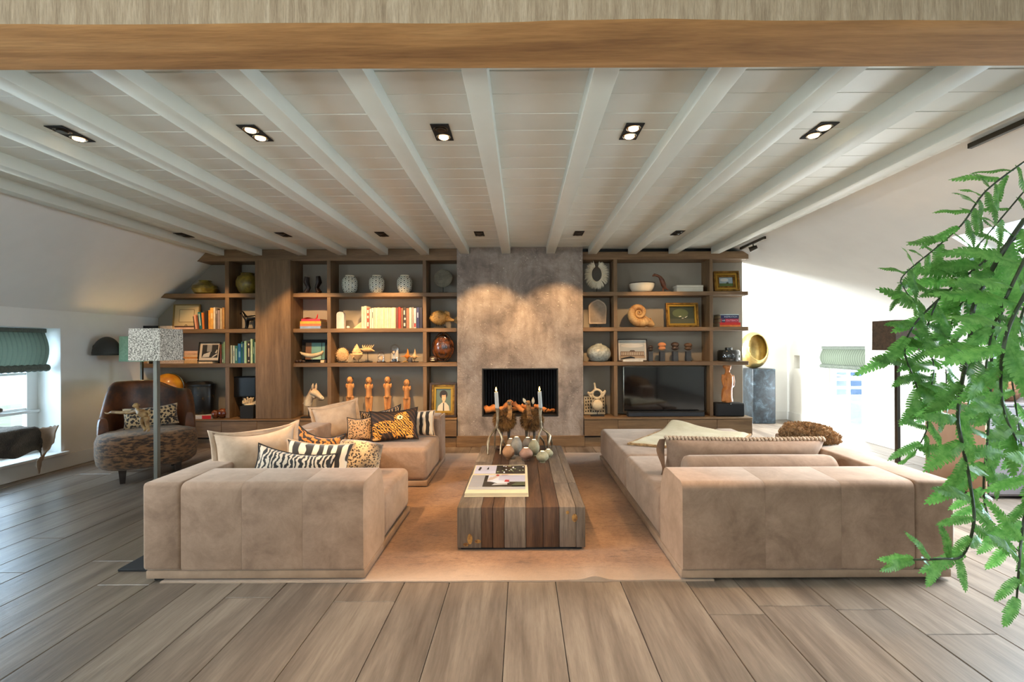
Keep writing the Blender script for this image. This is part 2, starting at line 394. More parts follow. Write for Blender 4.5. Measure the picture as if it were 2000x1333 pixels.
# walls
b = B(); wallgrid(b, (XL, 0, 0), (0, 1, 0), (0, 0, 1), (-.30, 0, 0), [Y0, YB+.1], [-.1, KL], [(3.35, 4.95, .18, 1.51), (-1.3, 1.1, .35, 1.5)])
S(b.done('wall_left', m_white, smooth=False))
d = Vector((CL-XL, 0, ZC-KL)); L = d.length; d.normalize()
b = B(); wallgrid(b, (XL, 0, KL), (0, 1, 0), d, (-d.z*.2, 0, d.x*.2), [Y0, YB+.1], [0, L+.1], [(1.1, 2.9, .12, 1.08)])
S(b.done('wall_upper_left', m_white, smooth=False))
b = B(); wallgrid(b, (XR, 0, 0), (0, 1, 0), (0, 0, 1), (.34, 0, 0), [Y0, YR], [-.1, KR], [(6.18, 7.25, 0, 1.275), (7.64, 7.80, .90, 1.12), (2.45, 3.8, .2, 1.38)])
b.box(XR+.12, XR+.16, 7.6, 7.84, .86, 1.16)
S(b.done('wall_right', m_white, smooth=False))
d2 = Vector((CR-XR, 0, ZC-KR)); L2 = d2.length; d2.normalize()
b = B(); wallgrid(b, (XR, 0, KR), (0, 1, 0), d2, (d2.z*.2, 0, -d2.x*.2), [Y0, YR+.1], [0, L2+.1], [(2.58, 3.72, .22, 1.32), (-.5, 1.1, .22, 1.32)])
S(b.done('wall_upper_right', m_white, smooth=False))
poly = [(XL, -.1), (3.0, -.1), (3.0, 2.447), (CR, ZC+.02), (CL, ZC+.02), (XL, KL)]
S(B().prism(poly, YB, YB+.09).done('wall_back', m_back, smooth=False))
b = B(); wallgrid(b, (-.5, YR, 0), (1, 0, 0), (0, 0, 1), (0, .12, 0), [0, XR+.8], [-.1, ZC+.1], [(1.1, 2.7, .6, 2.1)])
S(b.done('wall_far', m_white, smooth=False))
S(B().box(-.5, -.4, YB+.09, YR, -.1, ZC).done('wall_alcove', m_white, smooth=False))
b = B(); wallgrid(b, (0, Y0, 0), (1, 0, 0), (0, 0, 1), (0, -.15, 0), [XL-.3, XR+.3], [-.1, 2.8], [(-3.4, 2.2, .5, 2.4)])
S(b.done('wall_front', m_white, smooth=False))
# baseboards
b = B(); 
for y0, y1 in ((Y0, YB),): b.box(XL, XL+.016, y0, y1, 0, .15, .004, 1)
S(b.done('baseboard_left', m_trim))
b = B()
for y0, y1 in ((Y0, 6.18), (7.25, YR)): b.box(XR-.016, XR, y0, y1, 0, .15, .004, 1)
S(b.done('baseboard_right', m_trim))
S(B().box(3.0, XR, YR-.016, YR, 0, .15, .004, 1).done('baseboard_far', m_trim))
# windows: frame, muntins, panes
def win(name, o, u, v, n, W, Hh, cols, rows, fr=.06):
    o, u, v, n = map(Vector, (o, u, v, n)); w_ = S(thing(name, None, None, o))
    def bar(nm, a0, a1, c0, c1, th=.05, mt=m_trim, off=0):
        p = [o+u*a+v*c+n*(off-th/2) for a, c in ((a0, c0), (a1, c0), (a1, c1), (a0, c1))]
        return B().ring([p, [q+n*th for q in p]]).done(nm, mt, w_, smooth=False)
    bar('frame', 0, fr, 0, Hh); bar('frame', W-fr, W, 0, Hh); bar('frame', fr, W-fr, 0, fr); bar('frame', fr, W-fr, Hh-fr, Hh)
    cw, rh = (W-2*fr)/cols, (Hh-2*fr)/rows
    for i in range(1, cols): bar('mullion', fr+i*cw-.014, fr+i*cw+.014, fr, Hh-fr, .035)
    for j in range(1, rows): bar('muntin', fr, W-fr, fr+j*rh-.012, fr+j*rh+.012, .03)
    for i in range(cols):
        for j in range(rows): bar('pane', fr+i*cw+.004, fr+(i+1)*cw-.004, fr+j*rh+.004, fr+(j+1)*rh-.004, .004, m_pane)
    return w_
win('window_1', (XL-.27, 3.35, .18), (0, 1, 0), (0, 0, 1), (1, 0, 0), 1.6, 1.33, 2, 3, .11)
win('window_2', (XR+.26, 6.18, 0), (0, 1, 0), (0, 0, 1), (-1, 0, 0), 1.07, 1.275, 3, 3, .08)
pt = Vector((XR, 2.58, KR))+d2*.22+Vector((d2.z, 0, -d2.x))*.15
win('window_3', pt, (0, 1, 0), d2, (-d2.z, 0, d2.x), 1.14, 1.10, 2, 1, .06)
win('added_window_4', (-3.4, Y0-.08, .5), (1, 0, 0), (0, 0, 1), (0, 1, 0), 5.6, 1.9, 5, 1, .07)  # unseen opening behind the camera, added to carry the rear fill
win('window_5', (XL-.27, -1.3, .35), (0, 1, 0), (0, 0, 1), (1, 0, 0), 2.4, 1.15, 3, 2, .08)
win('window_6', pt+Vector((0, -3.08, 0)), (0, 1, 0), d2, (-d2.z, 0, d2.x), 1.6, 1.10, 2, 1, .06)
win('added_window_8', (XR+.26, 2.45, .2), (0, 1, 0), (0, 0, 1), (-1, 0, 0), 1.35, 1.18, 2, 2, .07)  # unseen opening, added for the cool fill at near right
win('added_window_9', Vector((XL, 1.1, KL))+d*.12+Vector((-d.z, 0, d.x))*.15, (0, 1, 0), d, (d.z, 0, -d.x), 1.8, .96, 2, 1, .06)  # unseen roof opening, added for the fill from the left
win('added_window_7', (.6, YR+.06, .6), (1, 0, 0), (0, 0, 1), (0, -1, 0), 1.6, 1.5, 2, 2, .06)  # unseen opening behind the bookcase, added for the back room fill
S(B().box(XL-.24, XL+.06, 3.30, 5.0, .155, .185, .006, 1).done('trim_1', m_trim))
# garden outside: a slatted fence beyond the right-hand window, hedge beyond the left one
m_fence = M('blue_grey_slats', (120, 150, 190), (96, 128, 170), .7)
ft = thing('garden_fence', 'blue grey slatted fence seen through the low garden window', 'fence', (7.4, 9.2, 0))
for k in range(5): B().box(5.9, 9.2, 9.2, 9.24, .30+.17*k, .40+.17*k, .006, 1).done('slat', m_fence, ft)
for x in (6.0, 7.5, 9.0): B().box(x, x+.07, 9.24, 9.31, 0, 1.2, .006, 1).done('post', m_fence, ft)
S(B().box(4.98, 14, -6, 20, -.25, -.2).done('ground', M('pale_terrace', (214, 214, 208), (200, 200, 194), .9), smooth=False))
S(B().box(-14, 14, Y0-9, 20, -.35, -.25).done('ground', M('pale_gravel_garden', (196, 206, 186), (180, 192, 168), .95, ns=3), smooth=False))

# woven roman blinds
def BLIND():
    m, nt, p = newmat('woven_grey_green_blind'); setp(p, Roughness=.9); vec = coords(nt, rand=False)
    w1 = N(nt, 'ShaderNodeTexWave', _bands_direction='Y', Scale=7); w2 = N(nt, 'ShaderNodeTexWave', _bands_direction='Z', Scale=26)
    nt.links.new(vec, w1.inputs['Vector']); nt.links.new(vec, w2.inputs['Vector'])
    k = mixc(nt, 1, ramp(nt, w1.outputs['Fac'], [(.1, (.15, .15, .15, 1)), (.35, (1, 1, 1, 1))]), ramp(nt, w2.outputs['Fac'], [(.1, (.5, .5, .5, 1)), (.4, (1, 1, 1, 1))]), 'MULTIPLY')
    nt.links.new(mixc(nt, 1, C(80, 86, 76), k, 'MULTIPLY'), p.inputs['Base Color'])
    tr = N(nt, 'ShaderNodeBsdfTranslucent'); tr.inputs[0].default_value = C(84, 92, 76); mx = N(nt, 'ShaderNodeMixShader'); mx.inputs[0].default_value = .2
    out = nt.nodes['Material Output']; nt.links.new(p.outputs[0], mx.inputs[1]); nt.links.new(tr.outputs[0], mx.inputs[2]); nt.links.new(mx.outputs[0], out.inputs[0])
    return m
m_blind = BLIND(); m_roll = M('grey_green_blind_roll', (104, 112, 102), (80, 88, 80), .9, ns=30, stretch=(1, 6, 1), bump=.3)
def blind(label, x, sgn, y0, y1, zt, zb, r):
    t = thing('roman_blind', label, 'blind', (x, (y0+y1)/2, zb))
    B().box(x-.03, x+.03, y0, y1, zt-.045, zt, .006, 1).done('headrail', m_roll, t)
    B().grid(lambda u, v: (x+sgn*(.012+.05*math.sin(v*3.14)), y0+.01+(y1-y0-.02)*u, zt-.04-(zt-zb-.04)*v), 24, 10).done('woven_panel', m_blind, t)
    b = B(); pts = []; n = 40
    b.grid(lambda u, v: (x+sgn*.03+(r+.004*math.sin(u*160))*math.cos(v*6.2832), y0+(y1-y0)*u, zb+(r+.004*math.sin(u*160))*math.sin(v*6.2832)), 120, 12, cv=True)
    b.done('rolled_hem', m_roll, t)
    for y in (y0+.002, y1-.002): B().cyl((x+sgn*.03, y-.002, zb), (x+sgn*.03, y+.002, zb), r, n=16).done('hem_end', m_roll, t)
blind('grey green woven roman blind on the low window beside the hide bench', XL-.12, 1, 3.37, 4.90, 1.505, 1.09, .036)
blind('pale woven roman blind on the bright garden window beyond the sofa', XR+.10, -1, 6.20, 7.20, 1.27, .97, .03)

# ------------------------------------------------------------------ fireplace
def PLASTER():
    m, nt, p = newmat('mottled_lime_plaster'); setp(p, Roughness=.75); vec = coords(nt, rand=False)
    a = noisef(nt, vec, 2.4, 8, .7, .5); col = ramp(nt, a, [(.3, C(98, 88, 82)), (.48, C(140, 128, 119)), (.66, C(170, 159, 149))])
    sv = N(nt, 'ShaderNodeMapping'); sv.inputs['Scale'].default_value = (7, 7, 1.6); nt.links.new(vec, sv.inputs[0])
    d = noisef(nt, sv.outputs[0], 1.4, 4); col = mixc(nt, .5, col, ramp(nt, d, [(.35, (.6, .57, .55, 1)), (.55, (1, 1, 1, 1))]), 'MULTIPLY')
    fl_ = noisef(nt, vec, 26, 3, .5, 2.2); sp = ramp(nt, fl_, [(.67, (0, 0, 0, 1)), (.72, (1, 1, 1, 1))])
    col = mixc(nt, sp, col, C(205, 196, 180)); nt.links.new(col, p.inputs['Base Color'])
    h = noisef(nt, vec, 20, 6, .65, 1.5); bumpf(nt, p, h, .55, .02); return m
m_plaster = PLASTER(); YF = 5.95
fp = thing('fireplace', 'tall grey lime-plastered fireplace with a black rectangular firebox', 'fireplace', (-.03, YF, 0))
fx0, fx1, ox0, ox1, oz0, oz1 = -.84, .785, -.515, .456, .395, 1.005
b = B(); wallgrid(b, (0, YF, 0), (1, 0, 0), (0, 0, 1), (0, .325, 0), [fx0, fx1], [.14, ZC-.002], [(ox0, ox1, oz0, oz1)])
b.done('chimney_breast', m_plaster, fp, smooth=False)
B().box(fx0-.012, fx1+.012, YF-.03, YF+.325, 0, .14, .004, 1).done('plinth', m_oak, fp)
m_fire = PLAIN('black_cast_iron', (16, 15, 14), .55)
b = B(); b.box(ox0, ox0+.012, YF+.01, YF+.32, oz0, oz1).box(ox1-.012, ox1, YF+.01, YF+.32, oz0, oz1).box(ox0, ox1, YF+.01, YF+.32, oz1-.012, oz1).box(ox0, ox1, YF+.01, YF+.32, oz0, oz0+.012)
b.done('firebox', m_fire, fp, smooth=False)
b = B(); b.grid(lambda u, v: (ox0+(ox1-ox0)*u, YF+.30+.012*math.cos(u*6.2832*26), oz0+(oz1-oz0)*v), 208, 1); b.done('fluted_back', m_fire, fp)
b = B().box(ox0-.006, ox1+.006, YF-.004, YF+.02, oz0-.006, oz0+.004).box(ox0-.006, ox1+.006, YF-.004, YF+.02, oz1-.004, oz1+.006).box(ox0-.006, ox0+.004, YF-.004, YF+.02, oz0, oz1).box(ox1-.004, ox1+.006, YF-.004, YF+.02, oz0, oz1)
b.done('rim', m_darkmet, fp, smooth=False)
m_log = M('ceramic_bark_log', (208, 130, 66), (96, 52, 26), .85, ns=12, bump=.5, bs=30, lo=.42, hi=.7)
for k, (a, c, r, lb) in enumerate((
        ((946, 803, 0), (972, 796, .05), 7.5, 'fat orange log lying at the left end of the firebox'),
        ((976, 803, .03), (1000, 783, .09), 6, 'log leaning up behind the left fluffy bird'),
        ((1003, 786, .06), (1024, 806, .0), 5.5, 'log sloping down between the two fluffy birds'),
        ((1018, 792, .10), (1042, 804, .04), 5.5, 'log behind the right fluffy bird'),
        ((1044, 793, .12), (1066, 806, .02), 5, 'log sloping down beside the right candle'),
        ((1066, 808, .03), (1082, 806, .09), 3.5, 'small pale log at the right end of the firebox'),
        ((984, 808, .14), (1030, 806, .17), 5, 'log lying low across the back of the fire bed'))):
    p0, p1 = P(a[0], a[1], YF+.09+a[2]), P(c[0], c[1], YF+.09+c[2])
    p0.z = max(p0.z, oz0+.02+r*.0067); p1.z = max(p1.z, oz0+.02+r*.0067)
    if k == 6: p0.z = p1.z = oz0+.02+r*.0067
    ps = [p0.lerp(p1, t/6)+Vector((0, 0, .008*math.sin(t*2.1+k))) for t in range(7)]
    tag(B().tube(ps, [r*.0067*(.9+.15*math.sin(t*1.7+k)) for t in range(7)], 12).done('log', m_log, noise_amp=.006, noise_s=25, base=max(oz0+.012, min(p0.z, p1.z)-r*.0067)), lb, 'log', 'logs in the firebox')

# ------------------------------------------------------------------ bookcases and low cabinets
SF = 6.0; ZS1, ZS2, ZS3, ZK, TS = 2.0, 1.537, 1.088, .372, .052
def XA(px): return (px-CX)/150.0
def bookcase(label, pieces, x0, x1, loc):
    t = thing('bookcase', label, 'bookcase', loc); return t
lb_ = thing('bookcase', 'long oak bookcase filling the wall left of the fireplace under the sloped ceiling', 'bookcase', (-2.9, SF, 0))
rb_ = thing('bookcase', 'oak bookcase with the television right of the fireplace', 'bookcase', (1.9, SF, 0))
def shelf(x0, x1, zt, par, cut=False):
    if cut:                                           # end scribed to the sloped wall
        k = (CL-XL)/(ZC-KL); f = lambda z: XL+.006+max(0, (z-KL))*k
        B().prism([(f(zt-TS), zt-TS), (x1, zt-TS), (x1, zt), (f(zt), zt)], SF, YB-.002).done('shelf', m_oak, par, smooth=False)
    else: B().box(x0, x1, SF, YB-.002, zt-TS, zt, .003, 1).done('shelf', m_oak, par)
AX0, AX1 = XA(439.5), XA(447.5); K0, K1 = XA(504), XA(572.5); BX0, BX1 = XA(639), XA(646); CX0, CX1 = XA(826), XA(833)
FX0 = fx0-.005
shelf(0, K0, ZS1, lb_, True); shelf(XL+.006, K0, ZS2, lb_); shelf(XL+.006, K0, ZS3, lb_)
for z in (ZS1, ZS2, ZS3): shelf(K1, FX0, z, lb_)
levels = [(ZK+.004, ZS3-TS), (ZS3, ZS2-TS), (ZS2, ZS1-TS), (ZS1, 2.42)]
for x0, x1 in ((AX0, AX1), (BX0, BX1), (CX0, CX1)):
    for z0, z1 in levels: B().box(x0, x1, SF+.002, YB-.002, z0, z1, .002, 1).done('divider', m_oakv, lb_)
B().prism([(K0, ZK+.004), (K0, 2.42), (K1, 2.42), (K1, ZK+.004)], SF-.06, YB-.002).done('column_panel', m_oakv, lb_, smooth=False)
k = (CL-XL)/(ZC-KL); f = lambda z: XL+.006+(z-KL)*k
B().prism([(f(2.42), 2.42), (FX0, 2.42), (FX0, ZC-.004), (f(ZC-.004), ZC-.004)], SF, YB-.002).done('cornice', m_oak, lb_, smooth=False)
DX0, DX1, EX0, EX1, RX1, GX0 = XA(1199), XA(1206), XA(1386.5), XA(1393), XA(1462), fx1+.005
for z in (ZS1, ZS2, ZS3): shelf(GX0, RX1, z, rb_)
for x0, x1 in ((DX0, DX1), (EX0, EX1)):
    for z0, z1 in levels: B().box(x0, x1, SF+.002, YB-.002, z0, z1, .002, 1).done('divider', m_oakv, rb_)
B().box(GX0, RX1+.005, SF, YB-.002, 2.42, 2.522, .003, 1).done('cornice', m_oak, rb_)
B().box(GX0, 2.72, SF+.08, YB-.002, 2.522, ZC-.002).done('filler', m_black, rb_, smooth=False)
def cabinet(label, x0, x1, cuts, loc):
    t = thing('low_cabinet', label, 'cabinet', loc); yf = 5.90
    B().box(x0, x1, yf-.004, YB-.002, ZK-.022, ZK, .003, 1).done('top_board', m_oak, t)
    B().box(x0+.002, x1-.002, yf+.022, YB-.002, .12, ZK-.022).done('carcass', m_sub, t)
    B().box(x0+.004, x1-.004, yf+.03, yf+.05, 0, .135, .002, 1).done('plinth', m_oak, t)
    xs = [x0]+cuts+[x1]
    for a, c in zip(xs, xs[1:]): B().box(a+.002, c-.002, yf, yf+.02, .142, ZK-.026, .002, 1).done('drawer', m_oak, t)
    return t
XK = lambda px: (px-CX)/152.5
cabinet('long low oak cabinet with drawers under the left bookcase', XL+.02, FX0, [XK(p) for p in (361, 431.6, 501, 571, 641, 711, 781, 838)], (-2.9, 5.9, 0))
cabinet('low oak cabinet with four drawers below the television', GX0, XK(1469), [XK(p) for p in (1206.5, 1303.6, 1400)], (1.9, 5.9, 0))
# ------------------------------------------------------------------ rug
def RUG():
    m, nt, p = newmat('worn_tan_wool'); setp(p, Roughness=.95, **{'Sheen Weight': .25}); vec = coords(nt, (1.6, 7.0, 1), rand=False); v1 = coords(nt, rand=False)
    a = noisef(nt, v1, 1.4, 5, .65); col = ramp(nt, a, [(.32, C(116, 84, 58)), (.5, C(150, 113, 81)), (.68, C(172, 136, 103))])
    s = noisef(nt, vec, 3.2, 7, .75); col = mixc(nt, .75, col, ramp(nt, s, [(.34, (.36, .30, .26, 1)), (.46, (1, 1, 1, 1))]), 'MULTIPLY'); gr = noisef(nt, v1, 38, 4, .7); col = mixc(nt, .55, col, ramp(nt, gr, [(.36, (.62, .57, .52, 1)), (.55, (1, 1, 1, 1))]), 'MULTIPLY')
    g = N(nt, 'ShaderNodeTexCoord'); sx = N(nt, 'ShaderNodeSeparateXYZ'); nt.links.new(g.outputs['Generated'], sx.inputs[0])
    edge = ramp(nt, sx.outputs['Y'], [(0, (.8, .8, .8, 1)), (.035, (.45, .45, .45, 1)), (.075, (0, 0, 0, 1)), (.86, (0, 0, 0, 1)), (.93, (.75, .75, .75, 1)), (1, (.9, .9, .9, 1))])
    col = mixc(nt, edge, col, C(176, 154, 134)); nt.links.new(col, p.inputs['Base Color'])
    f = noisef(nt, v1, 90, 3); bumpf(nt, p, f, .4, .006); return m
rx0, rx1, ry0, ry1 = -2.0, 1.05, 2.535, 5.55
def rugz(x, y):
    k = math.exp(-((x-.395)/.06)**2)*math.exp(-((y-ry0)/.10)**2)*.022
    return .009+k+.0015*noise.noise((x*3, y*3, 0))
def rugp(u, v):
    x = rx0+(rx1-rx0)*u; y = ry0+(ry1-ry0)*v
    if v < .02: y += .006*noise.noise((x*6, 2, 0))
    return (x, y, rugz(x, y))
b = B().grid(rugp, 150, 60)
b.grid(lambda u, v: ((lambda q: (q[0], q[1], q[2]*(1-v)+.0005*v))(rugp(u, 0))), 150, 1)
b.grid(lambda u, v: ((lambda q: (q[0], q[1]+.004*v, q[2]*(1-v)+.0005*v))(rugp(u, 1))), 150, 1)
tag(b.done('rug', RUG()), 'worn tan rug under the sofas and the coffee table', 'rug')

# ------------------------------------------------------------------ sofas
m_base = M('taupe_velvet_plinth', (160, 132, 108), (140, 114, 92), .8, ns=8, sheen=.3)
def feet(par, pts):
    for x, y in pts: B().box(x-.03, x+.03, y-.03, y+.03, .0125 if -1.97 < x < 1.02 and y > 2.57 else 0, .02, .003, 1).done('foot', m_mattblack, par)
def armpanels(par, x0, x1, ya, yb, cuts, flip=1):      # arm seen end-on from the camera: sloping outside top, flared inside
    prof = rp([(ya, .065), (ya, .548), (ya+.32, .562), (yb, .40), (yb, .065)], [.02, .045, .06, .1, .02], 6)
    xs = [x0]+cuts+[x1]
    for a, c in zip(xs, xs[1:]):
        i = .004
        rs = []
        for x, k in ((a+.0003, .994), (a+i, 1), (c-i, 1), (c-.0003, .994)):
            rs.append([(x, ya+.19+(y-ya-.19)*(k if k == 1 else .997), .31+(z-.31)*(k if k == 1 else .9975)) for y, z in prof])
        B().ring(rs).done('arm_panel', m_velvet, par)
def seatblock(par, x0, x1, y0, y1, h=.365, name='seat', sag=.012):
    b = B().box(x0, x1, y0, y1, .065, h, .045, 5); b.done(name, m_velvet, par)
# left sofa (two end pieces joined along a common back)
ls = thing('corner_sofa', 'taupe velvet corner sofa heaped with animal-print cushions on the side of the armchair', 'sofa', (-1.5, 3.9, 0))
for a, c, d_, e in ((-2.088, -.876, 2.548, 3.575), (-2.088, -1.30, 3.575, 4.215), (-2.088, -.876, 4.215, 5.20)):
    B().box(a, c, d_, e, .018, .064, .006, 2).done('base', m_base, ls)
feet(ls, [(-2.03, 2.6), (-.95, 2.6), (-.95, 3.5), (-.95, 4.3), (-.95, 5.13), (-2.03, 5.13)])
armpanels(ls, -1.885, -.88, 2.537, 2.93, [-1.55, -1.215])
def backrun(par, x0, x1, y0, y1, cuts=()):
    ys = [y0]+list(cuts)+[y1]
    for a, c in zip(ys, ys[1:]): B().box(x0, x1, a+.001, c-.001, .065, .552, .022, 4).done('backrest', m_velvet, par)
backrun(ls, -2.103, -1.888, 2.539, 5.20, (3.575, 4.215))
seatblock(ls, -1.884, -.88, 2.934, 3.572); seatblock(ls, -1.884, -1.31, 3.576, 4.21); seatblock(ls, -1.884, -.88, 4.218, 4.885)
B().box(-1.884, -.878, 4.89, 5.20, .065, .556, .05, 5).done('backrest', m_velvet, ls)
B().box(-.893, -.872, 4.93, 5.20, .07, .55, .01, 3).done('back_panel', m_velvet, ls)
# right sofa
rs_ = thing('corner_sofa', 'taupe velvet lounge sofa with a cream throw standing beside the trailing fern', 'sofa', (1.6, 3.8, 0))
B().box(.868, 2.352, 2.530, 5.195, .018, .064, .006, 2).done('base', m_base, rs_)
feet(rs_, [(.93, 2.6), (2.3, 2.6), (.93, 3.9), (.93, 5.1), (2.3, 5.1)])
armpanels(rs_, .872, 2.14, 2.517, 2.93, [1.325, 1.74])
backrun(rs_, 2.144, 2.368, 2.519, 3.93, ())
seatblock(rs_, .872, 2.14, 2.934, 3.926); seatblock(rs_, .872, 2.14, 3.93, 5.195); seatblock(rs_, 2.144, 2.365, 3.934, 5.195)
bx = B()
pts = [(x, 3.07, .372+.097) for x in (1.075, 1.09, 1.12, 1.57, 2.02, 2.05, 2.065)]
bx.tube(pts, [.07, .092, .098, .1, .098, .092, .07], 24)
tag(bx.done('bolster', m_velvet, ang=60, base=.367), 'round taupe velvet bolster lying behind the sofa arm', 'bolster')

# ------------------------------------------------------------------ cushions
def cushion(name, label, mat, loc, w_, h, t, rz=0, lean=0, roll=0, flange=0, pinch=.10, piping=None, group='animal print cushions', sagk=.06, cat='cushion', ear=.04):
    root = thing(name, label, cat, loc, group=group)
    root.rotation_euler = (Matrix.Rotation(rz, 3, 'Z') @ Matrix.Rotation(lean, 3, 'X') @ Matrix.Rotation(roll, 3, 'Y')).to_euler()
    def outline(u, v):
        kx = 1-pinch*(1-abs(v)**2.2); kz = 1-pinch*(1-abs(u)**2.2)
        x = w_/2*u*kx; z = h/2*v*kz
        z -= sagk*h*(1-abs(u)**2)*(max(0, v))
        return x, z
    b = B(); n = 22
    for sgn in (-1, 1):
        def fn(a, c, sgn=sgn):
            u, v = a*2-1, c*2-1; x, z = outline(u, v)
            th = t/2*((max(0, 1-u**4))*(max(0, 1-v**4)))**.62
            th *= 1+.10*noise.noise((x*6+w_, sgn*3, z*6))
            th += .006*noise.noise((x*22, sgn*5, z*22))*(1-u*u)*(1-v*v)
            return (x, sgn*th, z+h/2)
        b.grid(fn, n, n)
    cov = b.done('cover', mat, root, local=True, weld=.0004, ang=80); ORG[cov.name] = ORG[root.name]
    rim = []
    for s_ in range(4):
        for k in range(14):
            q = -1+2*k/14; u, v = ((q, -1), (1, q), (-q, 1), (-1, -q))[s_]; x, z = outline(u, v); rim.append(Vector((x, 0, z+h/2)))
    if flange:
        b = B(); m = len(rim)
        ang = [Vector((p.x, 0, p.z-h/2)).normalized() for p in rim]
        f = lambda u, v: rim[int(round(u*m)) % m]*(.985)+Vector((0, 0, .015*h/2))+ang[int(round(u*m)) % m]*(flange*v)+Vector((0, .35*flange*v*noise.noise((u*9, v, w_*5))*2, 0))
        b.grid(f, m, 3, cu=True); o = b.done('flange', mat, cov, local=True, ang=80)
        sd = o.modifiers.new('cloth_thickness', 'SOLIDIFY'); sd.thickness = .008; sd.offset = 0
    elif piping:
        m = len(rim); b = B(); rr = .006
        def g(u, v):
            i = int(round(u*m)) % m; p = rim[i]; d_ = (rim[(i+1) % m]-rim[i-1]).normalized(); a = Vector((0, 1, 0)); c = d_.cross(a)
            return p+a*rr*math.cos(6.2832*v)+c*rr*math.sin(6.2832*v)
        b.grid(g, m, 6, cu=True, cv=True).done('piping', piping, cov, local=True)
    return root
m_zebra = STRIPE('zebra_fine_print', (24, 20, 18), (206, 190, 168), 11, .5, 9, 'X', 1.6)
m_zebra2 = STRIPE('zebra_bold_print', (30, 27, 25), (214, 200, 178), 4.6, .56, 4.5, 'X', 1.2)
m_zebra3 = STRIPE('zebra_brown_print', (34, 24, 18), (176, 140, 100), 11, .58, 8, 'X', 1.8)
m_tigerd = STRIPE('tiger_dark_print', (36, 22, 12), (186, 118, 44), 9, .56, 11, 'DIAGONAL', 1.8)
m_leop = SPOTS('leopard_print', (206, 158, 106), (40, 24, 14), (120, 76, 40), 64, .14, .38)
m_leop2 = SPOTS('leopard_dark_print', (216, 190, 152), (30, 22, 17), (110, 72, 42), 52, .14, .42)
def TIGER():
    m, nt, p = newmat('leaping_tiger_print'); setp(p, Roughness=.8); vec = coords(nt, rand=False)
    wv = N(nt, 'ShaderNodeTexWave', _bands_direction='DIAGONAL', Scale=22, Distortion=6, Detail=1); wv.inputs['Detail Scale'].default_value = 1.6; nt.links.new(vec, wv.inputs[0])
    st = ramp(nt, wv.outputs['Fac'], [(.0, C(28, 16, 8)), (.36, C(28, 16, 8)), (.46, C(214, 138, 36)), (1, C(226, 156, 60))])
    sp = N(nt, 'ShaderNodeSeparateXYZ'); nt.links.new(vec, sp.inputs[0])
    def ell(cx, cz, rx, rz):
        def lin(o, c, r):
            q = N(nt, 'ShaderNodeMath', _operation='SUBTRACT'); nt.links.new(sp.outputs[o], q.inputs[0]); q.inputs[1].default_value = c
            d_ = N(nt, 'ShaderNodeMath', _operation='DIVIDE'); nt.links.new(q.outputs[0], d_.inputs[0]); d_.inputs[1].default_value = r
            s = N(nt, 'ShaderNodeMath', _operation='MULTIPLY'); nt.links.new(d_.outputs[0], s.inputs[0]); nt.links.new(d_.outputs[0], s.inputs[1]); return s.outputs[0]
        s = N(nt, 'ShaderNodeMath', _operation='ADD'); nt.links.new(lin('X', cx, rx), s.inputs[0]); nt.links.new(lin('Z', cz, rz), s.inputs[1])
        return ramp(nt, s.outputs[0], [(.86, (1, 1, 1, 1)), (1.0, (0, 0, 0, 1))])
    masks = [ell(-.07, .14, .15, .062), ell(.10, .13, .10, .10), ell(.09, .22, .075, .052), ell(-.15, .085, .05, .07), ell(.15, .06, .05, .06), ell(.03, .09, .035, .07)]
    acc = masks[0]
    for k in masks[1:]: acc = mixc(nt, 1, acc, k, 'LIGHTEN')
    wv2 = N(nt, 'ShaderNodeTexWave', _bands_direction='DIAGONAL', Scale=12, Distortion=2); nt.links.new(vec, wv2.inputs[0])
    gnd = ramp(nt, wv2.outputs['Fac'], [(.55, C(38, 24, 14)), (.8, C(78, 50, 28))])
    col = mixc(nt, acc, gnd, st)
    for e, c in ((ell(.075, .222, .03, .022), (236, 206, 160)), (ell(.078, .222, .010, .010), (20, 12, 8)), (ell(.12, .262, .018, .015), (226, 150, 50)), (ell(-.17, .03, .035, .012), (228, 180, 110)), (ell(.16, .03, .035, .012), (228, 180, 110))):
        col = mixc(nt, e, col, C(c))
    nt.links.new(col, p.inputs['Base Color']); return m
m_pipe = PLAIN('black_piping', (22, 18, 16), .7)
def cpos(px0, px1, pyb, Y, z=None):
    p = P((px0+px1)/2, pyb, Y); return (p.x, Y, p.z if z is None else z)
CG = 'plain flanged cushions on the left sofa'
cushion('cushion', 'large beige flanged cushion leaning on the near left sofa back', m_linen, (-1.79, 3.12, .385), .50, .37, .16, R(28), R(-10), R(-3), flange=.035, group=CG, sagk=.10)
cushion('cushion', 'large beige flanged cushion in the far corner of the left sofa', m_linen, (-1.83, 4.62, .372), .43, .36, .17, R(20), R(-14), R(-10), flange=.035, group=CG, sagk=.04)
cushion('cushion', 'finely striped black and white zebra cushion nearest the sofa arm', m_zebra, (-1.53, 3.00, .375), .52, .26, .11, R(6), R(-16), R(9), piping=m_pipe, sagk=.1)
cushion('cushion', 'boldly striped zebra cushion between the fine zebra and leopard cushions', m_zebra2, (-1.42, 3.14, .372), .44, .28, .12, R(14), R(-14), R(7), piping=m_linen, sagk=.04)
cushion('cushion', 'dark orange tiger striped cushion behind the bold zebra cushion', m_tigerd, (-1.555, 3.36, .395), .36, .31, .11, R(4), R(-10), R(13), piping=m_pipe, sagk=.16)
cushion('cushion', 'rounded half dark leopard cushion at the right end of the near heap', SPOTS('leopard_half_dark', (210, 176, 130), (32, 22, 16), (150, 96, 48), 66, .14, .40, dark=(46, 36, 30)), (-1.185, 3.26, .372), .30, .25, .15, R(22), R(-18), R(12), pinch=.02, sagk=-.06)
